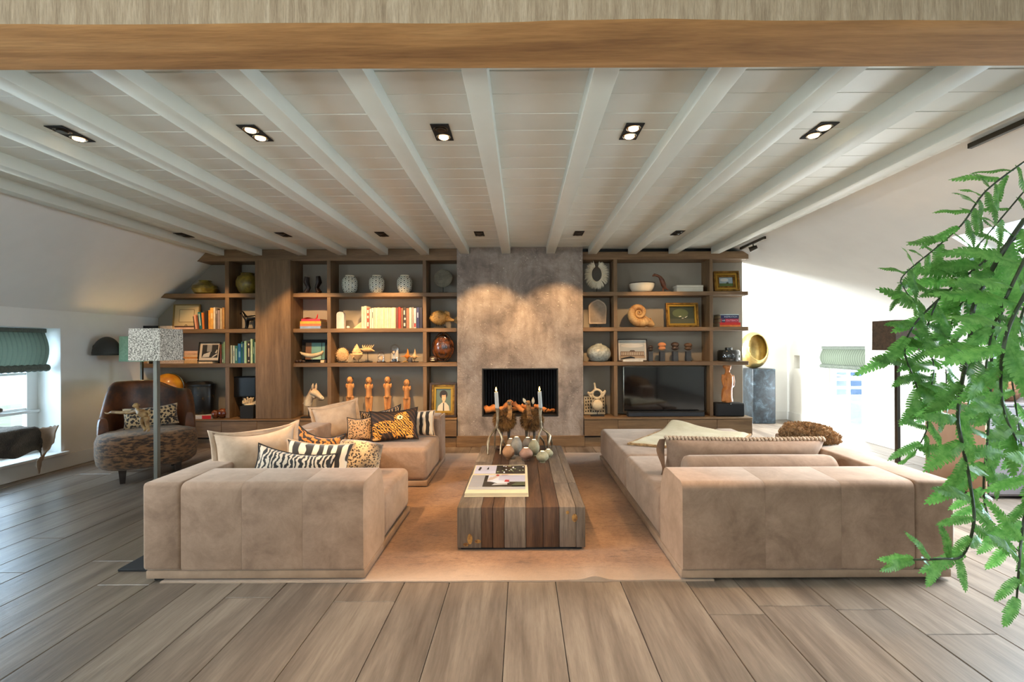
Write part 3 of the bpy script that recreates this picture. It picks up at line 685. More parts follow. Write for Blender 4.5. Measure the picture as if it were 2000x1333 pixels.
cushion('cushion', 'brown zebra cushion at the back of the far sofa seat', m_zebra3, (-1.50, 4.80, .372), .50, .30, .10, R(4), R(-14), R(-6), piping=m_pipe, sagk=.14)
cushion('cushion', 'small square leopard cushion leaning left of the tiger cushion', m_leop, (-1.60, 4.53, .372), .25, .235, .10, R(6), R(-12), R(-2), piping=m_pipe)
cushion('cushion', 'large orange cushion with a leaping tiger on dark ground', TIGER(), (-1.255, 4.50, .372), .48, .315, .12, R(0), R(-16), R(-5), piping=m_pipe, sagk=.03)
cushion('cushion', 'black and white zebra cushion half hidden right of the tiger', m_zebra2, (-1.10, 4.74, .372), .40, .26, .10, R(-4), R(-10), R(-2), piping=m_linen, sagk=-.02)
# right sofa cushions and throws
root = cushion('cushion', 'wide taupe velvet cushion with twisted rope trim on the right sofa', m_velvet, (1.60, 3.36, .372), 1.16, .255, .17, R(0), R(8), R(.6), pinch=.04, group='cushions on the right sofa', sagk=.02)
rope = []
for k in range(240):
    q = -.575+1.15*k/239; rope.append(Vector((q, .010*math.cos(k*1.1), .252+.010*math.sin(k*1.1)-.006*math.cos(q*4))))
B().tube(rope, .011, 6).done('rope_trim', m_linen, root, local=True)
B().grid(lambda u, v: (-.57-.05*u-.02*math.sin(v*6)*u, -.03*u+.02*math.sin(v*5+u), .25-.25*v-.03*u*v), 4, 10).done('flange', m_velvet, root, local=True)
m_fleece = M('brown_sheepskin', (186, 146, 100), (136, 100, 62), .95, ns=40, bump=.9, bs=70, sheen=.4)
m_throw = M('cream_suede_throw', (206, 192, 160), (190, 174, 140), .9, ns=6, bump=.2, bs=30, sheen=.3)
t = thing('throw', 'cream suede throw with a brown fleece edge spread over the far sofa seat', 'throw', (1.7, 4.6, .368))
c00, c10, c11, c01 = Vector((.98, 4.30, 0)), Vector((1.78, 3.99, 0)), Vector((2.34, 4.72, 0)), Vector((1.66, 5.17, 0))
def thr(u, v, top):
    p = (c00*(1-u)+c10*u)*(1-v)+(c01*(1-u)+c11*u)*v
    e = min(u, v, 1-u, 1-v); h_ = .034+.018*noise.noise((p.x*5, p.y*5, 1))+.075*math.exp(-((v-.88)/.14)**2)*math.exp(-((u-.1)/.35)**2)
    return (p.x, p.y, .369+(h_*min(1, (e*14))**.5 if top else 0))
b = B().grid(lambda u, v: thr(u, v, True), 46, 46); b.done('suede_side', m_throw, t)
b = B(); n = 90
def hem(u, v):
    q = u*4; s_, k = int(q) % 4, q-int(q); uu, vv = ((k, 0), (1, k), (1-k, 1), (0, 1-k))[s_]
    p = Vector(thr(min(max(uu, .004), .996), min(max(vv, .004), .996), True)); c = Vector((1.7, 4.6, p.z)); d_ = (p-c).normalized()
    return (p.x+d_.x*.012*math.cos(6.2832*v), p.y+d_.y*.012*math.cos(6.2832*v), p.z+.002+.013*math.sin(6.2832*v)+.003*noise.noise((u*60, v*4, 0)))
b.grid(hem, 160, 8, cu=True, cv=True).done('fleece_edge', m_fleece, t)
b = B(); b.ball((2.19, 3.52, .60), (.22, .17, .075), 28, Euler((R(-16), R(22), R(24))).to_matrix(), lambda q: 1+.16*noise.noise(q*2.2)+.07*noise.noise(q*9))
b2 = B(); random.seed(5); mm = Euler((R(-16), R(22), R(24))).to_matrix()
for i in range(3600):
    z = random.uniform(-1, 1); r_ = math.sqrt(1-z*z); a = random.uniform(0, 6.2832); d_ = Vector((r_*math.cos(a), r_*math.sin(a), z)); k_ = 1+.16*noise.noise(d_*2.2)+.07*noise.noise(d_*9)
    p = mm @ Vector((d_.x*.22*k_, d_.y*.17*k_, d_.z*.075*k_))+Vector((2.19, 3.52, .60)); n_ = (mm @ Vector((d_.x/.22, d_.y/.17, d_.z/.075))).normalized(); f_ = (n_*.7+Vector((random.uniform(-.6, .6), random.uniform(-.6, .6), random.uniform(-.6, .4)))).normalized(); s_ = f_.cross(n_+Vector((.01, .02, 0))).normalized()*.003
    q1 = p+f_*.016+n_*.004; q2 = p+f_*.022-n_*.004; b2._f([b2.bm.verts.new(v) for v in (p-s_, p+s_, q1+s_, q2, q1-s_)])
fz = b2.done('fleece', m_fleece, smooth=False); fz['kind'] = 'stuff'
fc = tag(b.done('cushion', m_fleece, noise_amp=.012, noise_s=45), 'shaggy brown sheepskin cushion slumped on the right sofa back', 'cushion', 'cushions on the right sofa')
fz.parent = fc; fz.location = fz.location-fc.location

# ------------------------------------------------------------------ coffee table
tx0, tx1, ty0, ty1, TZ = -.416, .393, 2.90, 4.70, .283
ct = thing('coffee_table', 'low block coffee table of reclaimed grey and brown beams', 'table', ((tx0+tx1)/2, (ty0+ty1)/2, .009))
B().box(tx0+.02, tx1-.02, ty0+.02, ty1-.02, .0105, .03, .004, 1).done('base', m_mattblack, ct)
greys = WOOD('reclaimed_grey_beam', [(82, 70, 60), (112, 98, 85), (142, 127, 112)], 'yz', rough=.7, rand=.10, bump=.6, scale=.9, fine=1.5)
browns = WOOD('reclaimed_brown_beam', [(42, 26, 16), (76, 50, 31), (108, 77, 51)], 'yz', rough=.7, rand=.12, bump=.6, scale=.9, fine=1.5)
cx = [327, 545, 648, 752, 945, 1100, 1245, 1395, 1480]; cx = [tx0+(tx1-tx0)*(v-327)/(1480-327) for v in cx]
kinds = 'gbbgbbgg'
for i in range(8):
    ycut = [(ty0, ty1)]
    if i in (0, 3): ycut = [(ty0, 4.05), (4.05, ty1)]
    if i in (6, 7): ycut = [(ty0, 3.42), (3.42, 3.98), (3.98, ty1)]
    for j, (a, c) in enumerate(ycut):
        mt = greys if kinds[i] == 'g' else browns
        if i in (6, 7) and j == 0: mt = greys
        B().box(cx[i]+.0008, cx[i+1]-.0008, a+.0008, c-.0008, .03+random.uniform(-.003, .003), TZ+random.uniform(-.0025, .0015), .004, 2).done('beam', mt, ct, noise_amp=.001, noise_s=20)
m_knot = M('amber_knot', (176, 132, 66), (96, 60, 26), .7, ns=30)
for x, z, a, c in ((-.335, .085, .016, .034), (-.285, .07, .020, .012), (-.36, .05, .018, .012), (.325, .215, .018, .026), (.28, .25, .010, .012)):
    b = B(); b.ring([[(x+a*s_*math.cos(q*.5236), ty0-.0006-.0012*(1-s_), z+c*s_*math.sin(q*.5236)) for q in range(12)] for s_ in (1, .55, .2)]); b.done('knot', m_knot, ct)

# open picture book on the table
yb0, yb1, xb0, xb1 = 3.10, 3.85, -.392, .034
bk = thing('open_book', 'large open picture book lying on the near end of the coffee table', 'book', ((xb0+xb1)/2, (yb0+yb1)/2, TZ+.001))
ysp = 3.60
B().box(xb0-.004, xb1+.004, yb0-.004, yb1+.004, TZ+.0015, TZ+.005, .001, 1).done('cover', m_page, bk)
for a, c, h_ in ((yb0, ysp, .022), (ysp, yb1, .016)):
    b = B(); b.grid(lambda u, v: (xb0+(xb1-xb0)*u, a+(c-a)*v, TZ+.005+h_*(1-.55*abs((v if a == yb0 else 1-v))**6)), 4, 14)
    for e in (0, 1): b.grid(lambda u, v: (xb0+(xb1-xb0)*e, a+(c-a)*u, TZ+.005+v*h_*(1-.55*abs((u if a == yb0 else 1-u))**6)), 14, 1)
    e0 = 0 if a == yb0 else 1
    b.grid(lambda u, v: (xb0+(xb1-xb0)*u, a if e0 == 0 else c, TZ+.005+v*h_), 4, 1)
    b.done('page_block', m_page, bk)
pc = {k: PLAIN('photo_'+k, v, .25) for k, v in dict(grey=(172, 170, 172), white=(228, 226, 234), lav=(206, 204, 222), black=(38, 38, 36), green=(84, 92, 66), red=(196, 70, 70), skin=(216, 196, 180), silver=(190, 188, 186), leafy=(150, 158, 118)).items()}
def pz(y):
    if y < ysp: v = (y-yb0)/(ysp-yb0); return TZ+.005+.022*(1-.55*v**6)
    v = 1-(y-ysp)/(yb1-ysp); return TZ+.005+.016*(1-.55*v**6)
lay = [0]
def patch(pts, c, name='printed_photo'):               # pts as fractions of the spread seen in the photograph
    lay[0] += .00025; b = B()
    q = []
    for u, v in pts: x = xb0+(xb1-xb0)*u; y = yb0+(yb1-yb0)*v; q.append((x, y, pz(y)+.0006+lay[0]))
    b._f([b.bm.verts.new(p) for p in q]); b.done(name, pc[c], bk)
def strip(u0, u1, v0, v1, c, n=4):
    for k in range(n):
        a, d_ = v0+(v1-v0)*k/n, v0+(v1-v0)*(k+1)/n; patch([(u0, a), (u1, a), (u1, d_), (u0, d_)], c); lay[0] -= .00025
    lay[0] += .00025
strip(.02, .96, .10, .18, 'silver', 2); strip(.02, .96, .18, .60, 'white', 6); strip(.02, .25, .18, .60, 'grey', 6)
strip(.25, .96, .18, .34, 'black', 3); strip(.25, .31, .34, .58, 'black', 3); strip(.50, .96, .36, .58, 'lav', 3)
strip(.02, .42, .68, .97, 'lav', 4); strip(.42, .96, .68, .97, 'black', 4)
for k in range(26): a, c = random.uniform(.44, .92), random.uniform(.70, .93); patch([(a, c), (a+.03, c-.005), (a+.025, c+.03), (a, c+.028)], random.choice(['leafy', 'green', 'white', 'leafy'])); lay[0] -= .00025
patch([(.30, .40), (.46, .60), (.52, .57), (.36, .36)], 'skin'); patch([(.30, .36), (.55, .26), (.70, .30), (.62, .36), (.40, .40)], 'white')
patch([(.40, .22), (.66, .24), (.66, .29), (.44, .28)], 'silver'); patch([(.44, .55), (.49, .54), (.50, .60), (.45, .62)], 'red')
patch([(.60, .33), (.68, .32), (.69, .39), (.62, .40)], 'red'); patch([(.54, .58), (.66, .585), (.66, .60), (.54, .60)], 'red'); patch([(.32, .44), (.36, .50), (.40, .46), (.36, .42)], 'skin')
patch([(.08, .78), (.12, .76), (.14, .88), (.10, .90)], 'black'); patch([(.24, .80), (.28, .80), (.27, .90)], 'black')
patch([(.72, .20), (.95, .21), (.95, .32), (.80, .30)], 'green')

# ------------------------------------------------------------------ cowhide armchair
m_hide = M('dark_cowhide', (116, 64, 28), (46, 24, 12), .42, ns=3.2, bump=.15, bs=90, lo=.38, hi=.62, sheen=.1)
m_fur = M('brindled_fur', (128, 90, 56), (48, 31, 20), .8, ns=15, stretch=(1, 1, 3.5), bump=.6, bs=90, lo=.43, hi=.57, sheen=.5)
m_legw = PLAIN('dark_stained_leg', (40, 28, 22), .35)
ac = thing('armchair', 'round-backed brown cowhide armchair with a deep seat by the left wall', 'chair', (-3.88, 4.78, 0), rz=R(39)); ac.scale = (.88, .95, 1)
def upath(t):                                         # centre line of the wrapped back, left front -> back -> right front
    a = math.pi*(1.0+1*(t))-math.pi*.0; q = -math.pi*.06+t*math.pi*1.12
    x = -.40*math.cos(q); y = .02+.40*math.sin(q)*(1 if math.sin(q) > 0 else .55)
    return x, y
def back(u, v):
    x, y = upath(u); x2, y2 = upath(min(1, u+.01)); x1, y1 = upath(max(0, u-.01)); tx, ty = x2-x1, y2-y1; l = math.hypot(tx, ty); nx, ny = ty/l, -tx/l
    s = math.sin(math.pi*u)
    sm = lambda e0, e1, q: (lambda z: z*z*(3-2*z))(min(1, max(0, (q-e0)/(e1-e0))))
    top = .60+.34*sm(.10, .30, u)*sm(1.0, .80, u) - .10*sm(.50, .72, u)*sm(.98, .82, u)
    th = .048*(1+.25*s)
    a = v*6.2832; cz = math.cos(a); sx = math.sin(a)
    zz = .17+(top-.17)*(.5-.5*cz); off = th*(abs(sx)**.45)*(1 if sx > 0 else -1)
    lean = .10*s*(zz-.17)
    return (x+nx*(off-lean*1.0), y+ny*(off-lean*1.0), zz)
b = B().grid(back, 56, 28, cv=True)
for e in (0, 1):
    vs = [b.bm.verts.new(back(e, j/28)) for j in range(28)]; b._f(vs)
b.done('backrest', m_hide, ac, local=True, weld=.0005, ang=60)
def seatf(u, v):
    a = u*6.2832; c_, s_ = math.cos(a), math.sin(a)
    rx = .47 if s_ < 0 else .36; ry = .47 if s_ < 0 else .34
    e = .72; x = rx*math.copysign(abs(c_)**e, c_); y = ry*math.copysign(abs(s_)**e, s_)
    r, z = ((.0, .13), (.88, .13), (.97, .165), (1.0, .25), (1.0, .38), (.95, .44), (.78, .462), (.4, .472), (0, .475))[v]
    return (x*r, y*r, z)
b = B(); rows = [[seatf(i/48, k) for i in range(48)] for k in range(1, 8)]
b.ring(rows); b.done('seat', m_fur, ac, local=True, ang=60)
for x, y in ((-.22, -.34), (.26, -.34), (-.24, .24), (.24, .24)):
    B().ring([[(x+sx_*w2, y+sy_*w2, z) for sx_, sy_ in ((-1, -1), (1, -1), (1, 1), (-1, 1))] for z, w2 in ((0, .022), (.15, .036))]).done('leg', m_legw, ac, local=True)
cushion('cushion', 'leopard print lumbar cushion in the cowhide armchair', SPOTS('cheetah_print', (196, 166, 124), (26, 20, 16), (40, 28, 20), 42, .44, .50), (-3.86, 4.80, .474), .46, .225, .13, R(34), R(-16), R(-4), group='animal print cushions', pinch=.06)
# little figure with an outstretched arm on the cushion
m_fig = M('worn_gilded_wood', (186, 150, 96), (120, 84, 46), .5, ns=14, bump=.2)
Yf = 4.50
b = B(); q = lambda x, y, d=0: P(x, y, Yf+d)
b.ball(q(266, 798), (.024, .026, .026), 14); b.ball(q(261, 799, -.02), (.012, .012, .014), 10); b.ball(q(272.5, 797.5), (.009, .007, .011), 8)
b.tube([q(268, 801), q(268, 806), q(276, 812), q(284, 820)], [.014, .018, .040, .030], 12)
b.tube([q(268, 809), q(255, 812), q(238, 812), q(218, 811)], [.021, .018, .017, .015], 10)
b.tube([q(218, 811), q(211, 814), q(206, 813), q(204, 811)], [.011, .008, .007, .005], 8)
b.tube([q(280, 820), q(277, 828), q(279, 838), q(284, 845)], [.026, .022, .016, .013], 10); b.tube([q(286, 820), q(287, 830), q(288, 838), q(291, 846)], [.026, .020, .015, .012], 10)
b.tube([q(284, 845), q(281, 848, -.02)], [.013, .009], 8); b.tube([q(291, 846), q(288, 848.5, -.02)], [.012, .009], 8)
b.tube([q(280, 811), q(290, 810), q(293, 815)], [.017, .014, .012], 8)
tag(b.done('figurine', m_fig, remesh=.0045, base=.477), 'small worn gilt monkey figure reaching out an arm on the armchair', 'figurine')

# ------------------------------------------------------------------ floor lamps
def SHADE(name, c1, c2, sc=55):
    m, nt, p = newmat(name); setp(p, Roughness=.8); vec = coords(nt, rand=False)
    nt.links.new(ramp(nt, noisef(nt, vec, sc, 4, .7, .3), [(.40, C(c1)), (.62, C(c2))]), p.inputs['Base Color']); return m
m_pole = PLAIN('dull_nickel', (84, 82, 74), .4, .85)
def lamp(label, x, y, zb, zt, wd, mat, rz, polez=None, glow=0, base=True):
    t = thing('floor_lamp', label, 'lamp', (x, y, 0), rz=rz); h = wd/2
    if base: B().box(-.13, .13, -.13, .13, 0, .014, .003, 1).done('base', m_mattblack, t, local=True)
    B().box(-.0125, .0125, -.0125, .0125, .012, zt-.06, .002, 1).done('pole', m_darkmet if glow else m_pole, t, local=True)
    b = B(); s = [(-1, -1), (1, -1), (1, 1), (-1, 1)]
    b.ring([[(a*k, c*k, z) for a, c in s] for k, z in ((h, zb), (h*.985, zt), (h*.985-.006, zt), (h-.006, zb), (h, zb))], False, False)
    shd = b.done('lamp_shade', mat, t, local=True, smooth=False, weld=.0001)
    b = B().box(-h*.98, h*.98, -.004, .004, zt-.05, zt-.044).box(-.004, .004, -h*.98, h*.98, zt-.05, zt-.044); b.done('shade_ring', m_darkmet, shd, local=True)
    bm_ = PLAIN('lamp_bulb_lit', (255, 220, 170), .4, emit=(255, 190, 110), es=14) if glow else PLAIN('lamp_bulb_off', (230, 226, 215), .3)
    B().ball((0, 0, zt-.10), (.03, .03, .04), 12).done('bulb', bm_, shd, local=True)
    if glow: light('POINT', 'floor_lamp_light', (x, y, zt-.15), glow, WARM, shadow_soft_size=.04)
    return t
lamp('floor lamp with a mottled silver square shade behind the left sofa', -2.222, 2.80, 1.222, 1.412, .187, SHADE('mottled_silver_paper', (74, 68, 60), (206, 198, 184), 120), 0)
lamp('floor lamp with a green daylight-tinted shade behind the cowhide armchair', -4.50, 5.45, 1.14, 1.43, .29, SHADE('green_daylit_linen', (138, 176, 146), (160, 196, 168), 30), R(0), glow=9)  # green daylight falling on the shade is painted into its colour
lamp('lit floor lamp with a dark brown shade by the garden window', 2.62, 3.22, 1.257, 1.465, .20, SHADE('dark_brown_felt', (66, 50, 36), (88, 68, 50)), R(3), glow=14)
wl = thing('wall_lamp', 'dark metal dome lamp mounted low on the left wall', 'lamp', (XL, 5.36, 1.22))
b = B(); b.grid(lambda u, v: (-4.803+.152*math.cos(u*6.2832)*math.cos(v*1.5708), 5.33+.11*math.sin(u*6.2832)*math.cos(v*1.5708), 1.212+.215*math.sin(v*1.5708)), 32, 10, cu=True)
o = b.done('lamp_shade', PLAIN('dark_dome_metal', (52, 50, 46), .55, .3), wl, weld=.001); sd = o.modifiers.new('sheet', 'SOLIDIFY'); sd.thickness = .004
B().tube([(XL, 5.36, 1.30), (-4.90, 5.36, 1.30), (-4.82, 5.34, 1.33)], .010, 8).done('arm', m_darkmet, wl)
B().cyl((XL+.001, 5.36, 1.30), (XL+.018, 5.36, 1.30), .045).done('wall_plate', m_darkmet, wl)

# ------------------------------------------------------------------ bench with hide, window ornament
m_cow = M('dark_goat_hide', (66, 58, 48), (30, 25, 20), .8, ns=5, bump=.8, bs=90, sheen=.4, lo=.4, hi=.6)
m_skin = M('tan_hide_underside', (150, 122, 96), (128, 102, 80), .8, ns=5)
bn = thing('bench', 'low bench under the left window draped with a dark hide', 'bench', (-4.80, 3.95, 0))
B().box(-5.10, -4.63, 3.38, 4.36, .50, .545, .01, 2).done('seat', m_legw, bn)
for x, y in ((-4.92, 3.44), (-4.92, 4.28)): B().box(x-.02, x+.02, y-.02, y+.02, 0, .5, .003, 1).done('leg', m_legw, bn)
def hide(u, v):                                       # u along the bench, v across it towards the room
    y = 3.2+1.24*u+.03*noise.noise((v*3, u*4, 0)); s = -.50+1.0*v
    edge = .06*noise.noise((u*7, 3, v))
    if s < .06: x = -5.07+.44*(s+.5)/.56; z = .556+.014*noise.noise((x*7, y*5, 0))
    else:
        d_ = s-.06; k = min(1, d_/.05); x = -4.63+.035*math.sin(k*1.57)+.02*noise.noise((u*6, d_*5, 2)); z = .556-.02*k-max(0, d_-.02)*(.52+edge*2)
    y2 = 4.36
    if y > y2:
        d_ = y-y2; y = y2+.035*min(1, d_/.04)+.1*d_; z = z-max(0, d_-.02)*1.2
    return (x, y, z)
b = B().grid(hide, 60, 50); o = b.done('hide', m_cow, bn, noise_amp=.004, noise_s=70); sd = o.modifiers.new('skin_thickness', 'SOLIDIFY'); sd.thickness = .008
def flap(u, v):
    xl = -4.60-.02*v; xr = -4.395-.02*math.sin(v*9)*(1-v)-.13*v*v; x = xl+(xr-xl)*u
    z = .566-.03*(1-u)*(1-v)-(.47-.05*u-.10*u*v)*v; y = 4.385-.05*u+.04*math.sin(v*2.6+u*2)
    return (x+.008*noise.noise((v*9, u*3, 1)), y, z+.012*noise.noise((u*9, v*9, 4)))
b = B().grid(flap, 14, 24); o = b.done('hide_flap', m_skin, bn); sd = o.modifiers.new('skin_thickness', 'SOLIDIFY'); sd.thickness = .008
m_drift = M('grey_brown_driftwood', (120, 104, 88), (78, 64, 52), .85, ns=10, bump=.5)
b = B(); zz = P(10, 788, 4.62).z
b.tube([(-5.24, 4.28, .79), (-5.22, 4.40, .80), (-5.20, 4.50, .785), (-5.20, 4.60, .775)], [.05, .06, .035, .018], 12); b.ball((-5.22, 4.36, .84), (.04, .06, .045), 12)
tag(b.done('driftwood', m_drift, noise_amp=.012, noise_s=14, remesh=.009, base=.645), 'weathered driftwood piece standing on the bar of the left window', 'ornament')
S(B().box(-5.27, -5.17, 3.36, 4.94, .615, .645, .004, 1).done('trim_2', m_trim))

# ------------------------------------------------------------------ pedestal, egg, sideboard
def STONE():
    m, nt, p = newmat('blackened_steel'); setp(p, Roughness=.38, Metallic=.2); vec = coords(nt, rand=False)
    nt.links.new(ramp(nt, noisef(nt, vec, 6, 8, .75, .8), [(.4, C(26, 30, 34)), (.55, C(44, 54, 62)), (.7, C(92, 110, 122))]), p.inputs['Base Color']); return m
pd0 = P(1471, 830, 7.58); ZP = P(1490, 721, 7.58).z
tag(B().box(pd0.x, pd0.x+.375, 7.58, 7.94, 0, ZP, .012, 3).done('pedestal', STONE()), 'tall mottled black pedestal under the golden egg', 'pedestal')
eg = thing('egg_sculpture', 'hollow golden egg sculpture standing on the black pedestal', 'sculpture', (pd0.x+.18, 7.76, ZP))
ex, ey = pd0.x+.10, 7.76; b = B(); hh = .615; rr = .228
def eggp(a, z, k=1): q = z*2-1; r = rr*math.sqrt(max(0, 1-q*q))*(1.06-.16*(z-.3)); return (ex+r*k*math.cos(a), ey+r*k*math.sin(a)*.8, ZP+hh*z)
def shell_(k):
    def fn(u, v):
        z0 = .5-.5*math.cos(math.pi*(.06+.94*v)) if v > 0 else 0
        a = u*6.2832; p = Vector(eggp(a, z0, k)); return p
    return fn
op = lambda p: ((p.x-ex-.018)/.165)**2+((p.z-ZP-.355)/.225)**2 < 1 and p.y < ey
for k in (1, .93):
    V = {}; f_ = shell_(k); nu, nv = 72, 60
    for i in range(nu):
        for j in range(nv+1): V[i, j] = b.bm.verts.new(f_(i/nu, j/nv))
    for i in range(nu):
        for j in range(nv):
            q = [V[i, j], V[(i+1) % nu, j], V[(i+1) % nu, j+1], V[i, j+1]]
            if not all(op(x.co) for x in q): b._f(q)
b.done('shell', m_goldleaf, eg, weld=.0005, ang=60)
rim = []
for k in range(64):
    a = 6.2832*k/64; x = ex+.018+.163*math.cos(a); z = ZP+.355+.222*math.sin(a); zz = (z-ZP)/hh; q = zz*2-1; r = rr*math.sqrt(max(0, 1-q*q))*(1.06-.16*(zz-.3))*.965
    c = max(-1, min(1, (x-ex)/max(r, 1e-3))); rim.append(Vector((x, ey-.8*r*math.sqrt(1-c*c), z)))
B().tube(rim+rim[:2], .010, 8).done('rim', m_goldleaf, eg)
sb = thing('sideboard', 'grey sideboard with a tan end panel behind the trailing fern', 'cabinet', (4.2, 4.1, 0)); m_tan = M('tan_leather_panel', (196, 160, 134), (184, 148, 122), .6, ns=4); m_gry = PLAIN('warm_grey_lacquer', (112, 104, 104), .5)
B().box(3.885, 4.575, 3.86, 4.42, .02, .775, .004, 1).done('body', m_gry, sb)
B().box(3.868, 3.884, 3.85, 4.43, .01, .79, .004, 1).done('end_panel', m_tan, sb); B().box(3.884, 4.58, 3.85, 4.43, .776, .80, .004, 1).done('top', m_gry, sb)
for k in range(2): B().box(3.89+.344*k, 4.23+.344*k, 3.845, 3.859, .04, .765, .003, 1).done('door', m_gry, sb)
bk2 = thing('basket', 'brown woven basket standing on the grey sideboard', 'basket', (4.22, 4.08, .801)); mb = M('brown_wicker', (142, 100, 66), (90, 60, 38), .85, ns=26, bump=.6)
B().lathe([(.10, 0), (.14, .05), (.155, .12), (.14, .20), (.125, .20), (.14, .12), (.12, .05), (.08, .02)], n=24).done('body', mb, bk2, local=True)
B().tube([(.13*math.cos(k*.2618), .13*math.sin(k*.2618), .20) for k in range(25)], .010, 6).done('rim', mb, bk2, local=True)

# ------------------------------------------------------------------ recessed lamps, spots
m_hot = PLAIN('lamp_glass_lit', (255, 230, 190), .3, emit=(255, 214, 160), es=9); m_ring = PLAIN('chrome_reflector', (190, 180, 165), .2, 1)
def downlight(x, y, label, group, lit):
    t = thing('recessed_lamp', label, 'lamp', (x, y, ZC-.004), group=group); z = ZC-.004
    b = B(); b.box(x-.053, x+.053, y-.105, y+.105, z-.002, z+.002, .001, 1); b.done('frame', m_mattblack, t)
    for k, l in zip((-1, 1), lit):
        cy = y+k*.05
        b = B(); b.lathe([(.043, -.004), (.040, -.007), (.034, -.003)], (x, cy, z), 20); rf = b.done('reflector', m_ring if l else m_darkmet, t)
        B().lathe([(.030, -.008), (.026, -.012), (.004, -.013)], (x, cy, z), 16).done('bulb', m_hot if l else m_darkmet, rf)
for x, lit, w_ in zip(NEARX, ((0, 1), (1, 1), (0, 1), (1, 1), (1, 1)), ('between the leftmost joists', 'in the second bay from the left', 'just left of the middle joist', 'right of the middle joist', 'nearest the sloped right wall')):
    downlight(x, 2.74, 'black twin recessed ceiling lamp near the oak beam '+w_, 'twin recessed lamps near the beam', lit)
for x, w_ in zip(FARX, ('at the far left by the sloped wall', 'above the tall oak column', 'above the dotted jars', 'left of the fireplace joists', 'right of the fireplace joists', 'above the right bookcase')):
    downlight(x, 5.22, 'small black recessed ceiling lamp before the bookcase '+w_, 'twin recessed lamps by the bookcase', (0, 0))
# track spots under the right slope
def slopez(x): return ZC+(x-CR)*(KR-ZC)/(XR-CR)
tk = thing('lamp_track', 'short dark track with a spot lamp under the right slope', 'lamp', (2.9, 5.55, 2.4))
xx = 2.80; zz = slopez(xx)-.03
B().box(xx-.012, xx+.012, 5.30, 5.90, zz-.02, zz+.012, .002, 1).done('track', m_darkmet, tk)
B().cyl((xx, 5.58, zz-.02), (xx+.01, 5.58, zz-.06), .008).done('stem', m_darkmet, tk); B().cyl((xx+.04, 5.56, zz-.055), (xx-.035, 5.60, zz-.085), .022, .034).done('spot_head', m_darkmet, tk)
tk2 = thing('lamp_track', 'long dark track bar close to the oak beam on the right', 'lamp', (2.9, 2.4, 2.4))
B().box(xx-.014, xx+.014, 1.95, 2.88, slopez(xx)-.05, slopez(xx)-.018, .002, 1).done('track', m_darkmet, tk2)
# ------------------------------------------------------------------ things on the shelves
YI = 6.10; K_ = YI/F                                  # usual depth of the things, metres per pixel there
def one(b, name, mat, label, cat, base=None, group=None, **kw): return tag(b.done(name, mat, base=base, **kw), label, cat, group)
def root_at(name, label, cat, px, Y, z, group=None): p = P(px, 640, Y); return thing(name, label, cat, (p.x, Y, z), group=group)
def LPX(b, cx, prof, Y=YI, base=None, n=30, sy=1):    # turned profile: (radius px, y px) from bottom to top
    c = P(cx, prof[0][1], Y); z0 = c.z if base is None else base
    return b.lathe([(r*Y/F, (prof[0][1]-y)*Y/F) for r, y in prof], (c.x, Y, z0), n, 1, sy)
def stand(par, px, Y, z, hpx, wpx=9, mat=None):
    mat = mat or m_mattblack; x = P(px, 650, Y).x; k = Y/F
    B().box(x-wpx*k, x+wpx*k, Y-.035, Y+.035, z, z+.012, .002, 1).done('stand_base', mat, par)
    B().cyl((x, Y, z+.01), (x, Y, z+hpx*k), .004, n=8).done('stand_rod', mat, par)
m_olive = M('olive_glazed_earthenware', (140, 122, 44), (84, 70, 22), .35, ns=14, bump=.25, bs=30, coat=.3)
g_ = 'olive jars on the top left shelf'
one(LPX(B(), 401, [(11, 573), (18, 571), (22.5, 563), (21, 557), (12, 551), (10, 549), (11.5, 546.5), (9.5, 546.5), (8.5, 550)], base=ZS1), 'jar', m_olive, 'squat olive glazed jar alone on the sloping top left shelf', 'jar', ZS1, g_)
one(LPX(B(), 484, [(9, 571), (15, 567), (20, 556), (20.5, 547), (17, 538), (12, 534), (11.5, 530.5), (13, 530), (10, 531)], base=ZS1), 'jar', m_olive, 'round olive glazed jar beside the tall oak column', 'jar', ZS1, g_)
# carved pair on a tray
t = root_at('carving', 'pair of dark carved wood blocks on a thin tray, top shelf', 'ornament', 605, YI, ZS1); m_dkw = M('dark_carved_wood', (60, 38, 26), (28, 18, 13), .4, ns=14, bump=.4)
x = P(605, 570, YI).x; B().box(x-.13, x+.13, YI-.06, YI+.06, ZS1, ZS1+.014, .003, 1).done('tray', m_dkw, t)
for px, h, s_ in ((601, 33, 1), (621, 34, -1)):
    b = B(); c = P(px, 570, YI); a = .014
    b.tube([(c.x-.02*s_, YI, ZS1+a), (c.x+.012*s_, YI, ZS1+a+.07), (c.x-.015*s_, YI, ZS1+a+.14), (c.x-.005*s_, YI, ZS1+h*K_)], [.042, .03, .046, .036], 9, .8)
    b.done('carved_block', m_dkw, t, noise_amp=.006, noise_s=30)
